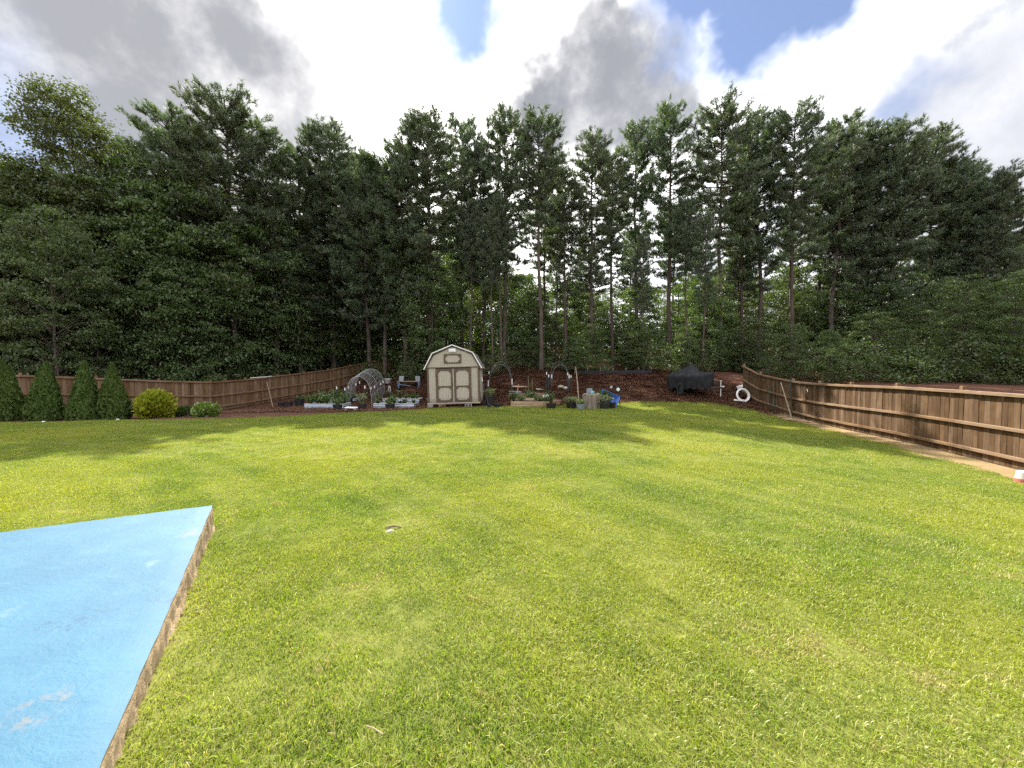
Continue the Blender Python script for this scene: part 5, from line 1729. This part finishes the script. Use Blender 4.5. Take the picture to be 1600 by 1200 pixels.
gcol = bpy.data.collections.new('grass_patches')
for i in range(10):
    gcol.objects.link(bpy.data.objects.new(f'grass_patch_{i:02d}', grass_patch(200 + i)))
rng = np.random.RandomState(77)


def scatter(x0, x1, y0, y1, step):
    xs = np.arange(x0, x1, step); ys = np.arange(y0, y1, step)
    X, Y = np.meshgrid(xs, ys)
    X = (X + rng.uniform(-.55, .55, X.shape) * step).ravel(); Y = (Y + rng.uniform(-.55, .55, Y.shape) * step).ravel()
    Xj, Yj = jig(X, Y, .07)
    k_ = inside(lawn_poly, Xj, Yj) & ~on_slab(X, Y, .035)
    for hx, hy, hr in hole_pos:
        k_ &= (X - hx) ** 2 + (Y - hy) ** 2 > (hr + .06) ** 2
    return X[k_], Y[k_]


pts = [scatter(-12, 14, -.5, 9, .128), scatter(-32, 16, 9, 25, .20), scatter(-34, -12, 2, 9, .22)]
X = np.concatenate([p[0] for p in pts]); Y = np.concatenate([p[1] for p in pts])
vis = (np.abs(X) < Y * 1.55 + 3.5)
X, Y = X[vis], Y[vis]
Z = ground_np(X, Y) + .012 + np.where(Y > 22.5, .03, 0)
n = len(X)
sc_ = rng.uniform(.75, 1.2, n) * np.clip(1 + (Y - 9) * .02, 1, 1.3)
sc_ *= 1 + .16 * np.sin(X * 5.3 + 2.1 * np.sin(Y * 3.1)) * np.sin(Y * 6.1 + 1.7 * np.sin(X * 2.7)) + .15 * np.sin(X * 1.3 - Y * 2.2 + np.sin(X * 3.3))
thin = np.sin(X * 1.9 + 2 * np.sin(Y * 1.1)) * np.sin(Y * 2.3 + 1.5 * np.sin(X * .8))
sc_ *= np.where(thin > .80, .85, 1.0)
me = bpy.data.meshes.new('grass')
me.vertices.add(n)
me.vertices.foreach_set('co', np.stack([X, Y, Z], -1).astype(np.float32).ravel())
for nm, arr, ty in (('rot', rng.uniform(0, 6.283, n), 'FLOAT'), ('scl', sc_, 'FLOAT'), ('pick', rng.randint(0, 10, n), 'INT')):
    a = me.attributes.new(nm, ty, 'POINT'); a.data.foreach_set('value', arr.astype(np.int32 if ty == 'INT' else np.float32))
gobj = link('grass', me)
tag(gobj, 'short mown grass blades covering the lawn', 'grass', kind='stuff')
ng = bpy.data.node_groups.new('grass_scatter', 'GeometryNodeTree')
ng.interface.new_socket('Geometry', in_out='INPUT', socket_type='NodeSocketGeometry')
ng.interface.new_socket('Geometry', in_out='OUTPUT', socket_type='NodeSocketGeometry')
gi = ng.nodes.new('NodeGroupInput'); go_ = ng.nodes.new('NodeGroupOutput')
ci = ng.nodes.new('GeometryNodeCollectionInfo'); ci.inputs['Collection'].default_value = gcol
ci.inputs['Separate Children'].default_value = True; ci.inputs['Reset Children'].default_value = True
ip = ng.nodes.new('GeometryNodeInstanceOnPoints'); ip.inputs['Pick Instance'].default_value = True


def named(nm, ty):
    nd = ng.nodes.new('GeometryNodeInputNamedAttribute'); nd.data_type = ty; nd.inputs['Name'].default_value = nm
    return nd.outputs['Attribute']


cx = ng.nodes.new('ShaderNodeCombineXYZ')
ng.links.new(named('rot', 'FLOAT'), cx.inputs[2])
ng.links.new(gi.outputs[0], ip.inputs['Points']); ng.links.new(ci.outputs[0], ip.inputs['Instance'])
ng.links.new(named('pick', 'INT'), ip.inputs['Instance Index']); ng.links.new(cx.outputs[0], ip.inputs['Rotation'])
ng.links.new(named('scl', 'FLOAT'), ip.inputs['Scale'])
ng.links.new(ip.outputs[0], go_.inputs[0])
md = gobj.modifiers.new('scatter', 'NODES'); md.node_group = ng
print('grass patches', n, 'tris', sum(len(m_.polygons) for m_ in bpy.data.meshes))


# fallen pine straw on the bank
def straw_patch(seed, n=70):
    rng = np.random.RandomState(seed)
    C = np.stack([rng.normal(0, .16, n), rng.normal(0, .16, n), rng.uniform(.0, .035, n)], -1)
    a = rng.uniform(0, 6.283, n)
    d = np.stack([np.cos(a), np.sin(a), rng.normal(0, .22, n)], -1) * rng.uniform(.06, .13, (n, 1))
    sd = np.stack([-np.sin(a), np.cos(a), np.zeros(n)], -1) * .006
    V = np.stack([C - d - sd, C - d + sd, C + d], 1).reshape(-1, 3)
    me = mesh_tris('straw_patch', V, np.arange(n * 3).reshape(-1, 3), np.repeat(rng.uniform(0, 1, n), 3))
    me.materials.append(M['straw'])
    return me


leafy('straw', (0.10, 0.047, 0.030), (0.21, 0.105, 0.064), transl=0.15, gloss=0.04, tint=(1, .8, .6))
scol = bpy.data.collections.new('straw_patches')
for i in range(6):
    scol.objects.link(bpy.data.objects.new(f'straw_patch_{i:02d}', straw_patch(300 + i)))
n = 9000
X = rng.uniform(-16, 15.5, n); Y = rng.uniform(20.5, 32, n)
k_ = ~inside(lawn_poly, X, Y + .1)
X, Y = X[k_], Y[k_]; n = len(X)
sm_ = bpy.data.meshes.new('pine_straw'); sm_.vertices.add(n)
sm_.vertices.foreach_set('co', np.stack([X, Y, ground_np(X, Y) + .01], -1).astype(np.float32).ravel())
for nm, arr, ty in (('rot', rng.uniform(0, 6.283, n), 'FLOAT'), ('scl', rng.uniform(.8, 1.5, n), 'FLOAT'), ('pick', rng.randint(0, 6, n), 'INT')):
    a = sm_.attributes.new(nm, ty, 'POINT'); a.data.foreach_set('value', arr.astype(np.int32 if ty == 'INT' else np.float32))
sob = tag(link('pine_straw', sm_), 'reddish fallen pine straw scattered over the bank', 'straw', kind='stuff')
ng2 = ng.copy()
for nd in ng2.nodes:
    if nd.bl_idname == 'GeometryNodeCollectionInfo': nd.inputs['Collection'].default_value = scol
md = sob.modifiers.new('scatter', 'NODES'); md.node_group = ng2


# things of one kind that stand in a row are told apart by their order
def in_row(names, cats):
    groups = {}
    for o in bpy.data.objects:
        if o.parent is None and o.get('group') and o.name.split('.')[0] in names:
            groups.setdefault((o['group'], o['label']), []).append(o)
    for (gr, lab), os_ in groups.items():
        if len(os_) < 2 or len(os_) > 24 or not any(c_ in lab for c_ in cats): continue
        os_.sort(key=lambda o: o.location.x / max(o.location.y, 1))
        for k_, o in enumerate(os_):
            o['label'] = f'{lab}, {ORD[k_]} from the left'


in_row(('broadleaf_tree', 'bush', 'garden_stake', 'vegetable_plant', 'tall_weed', 'pine_tree'), ('wood edge', 'wood foot', 'stake', 'plant', 'weed', 'young slim', 'inside the wood'))
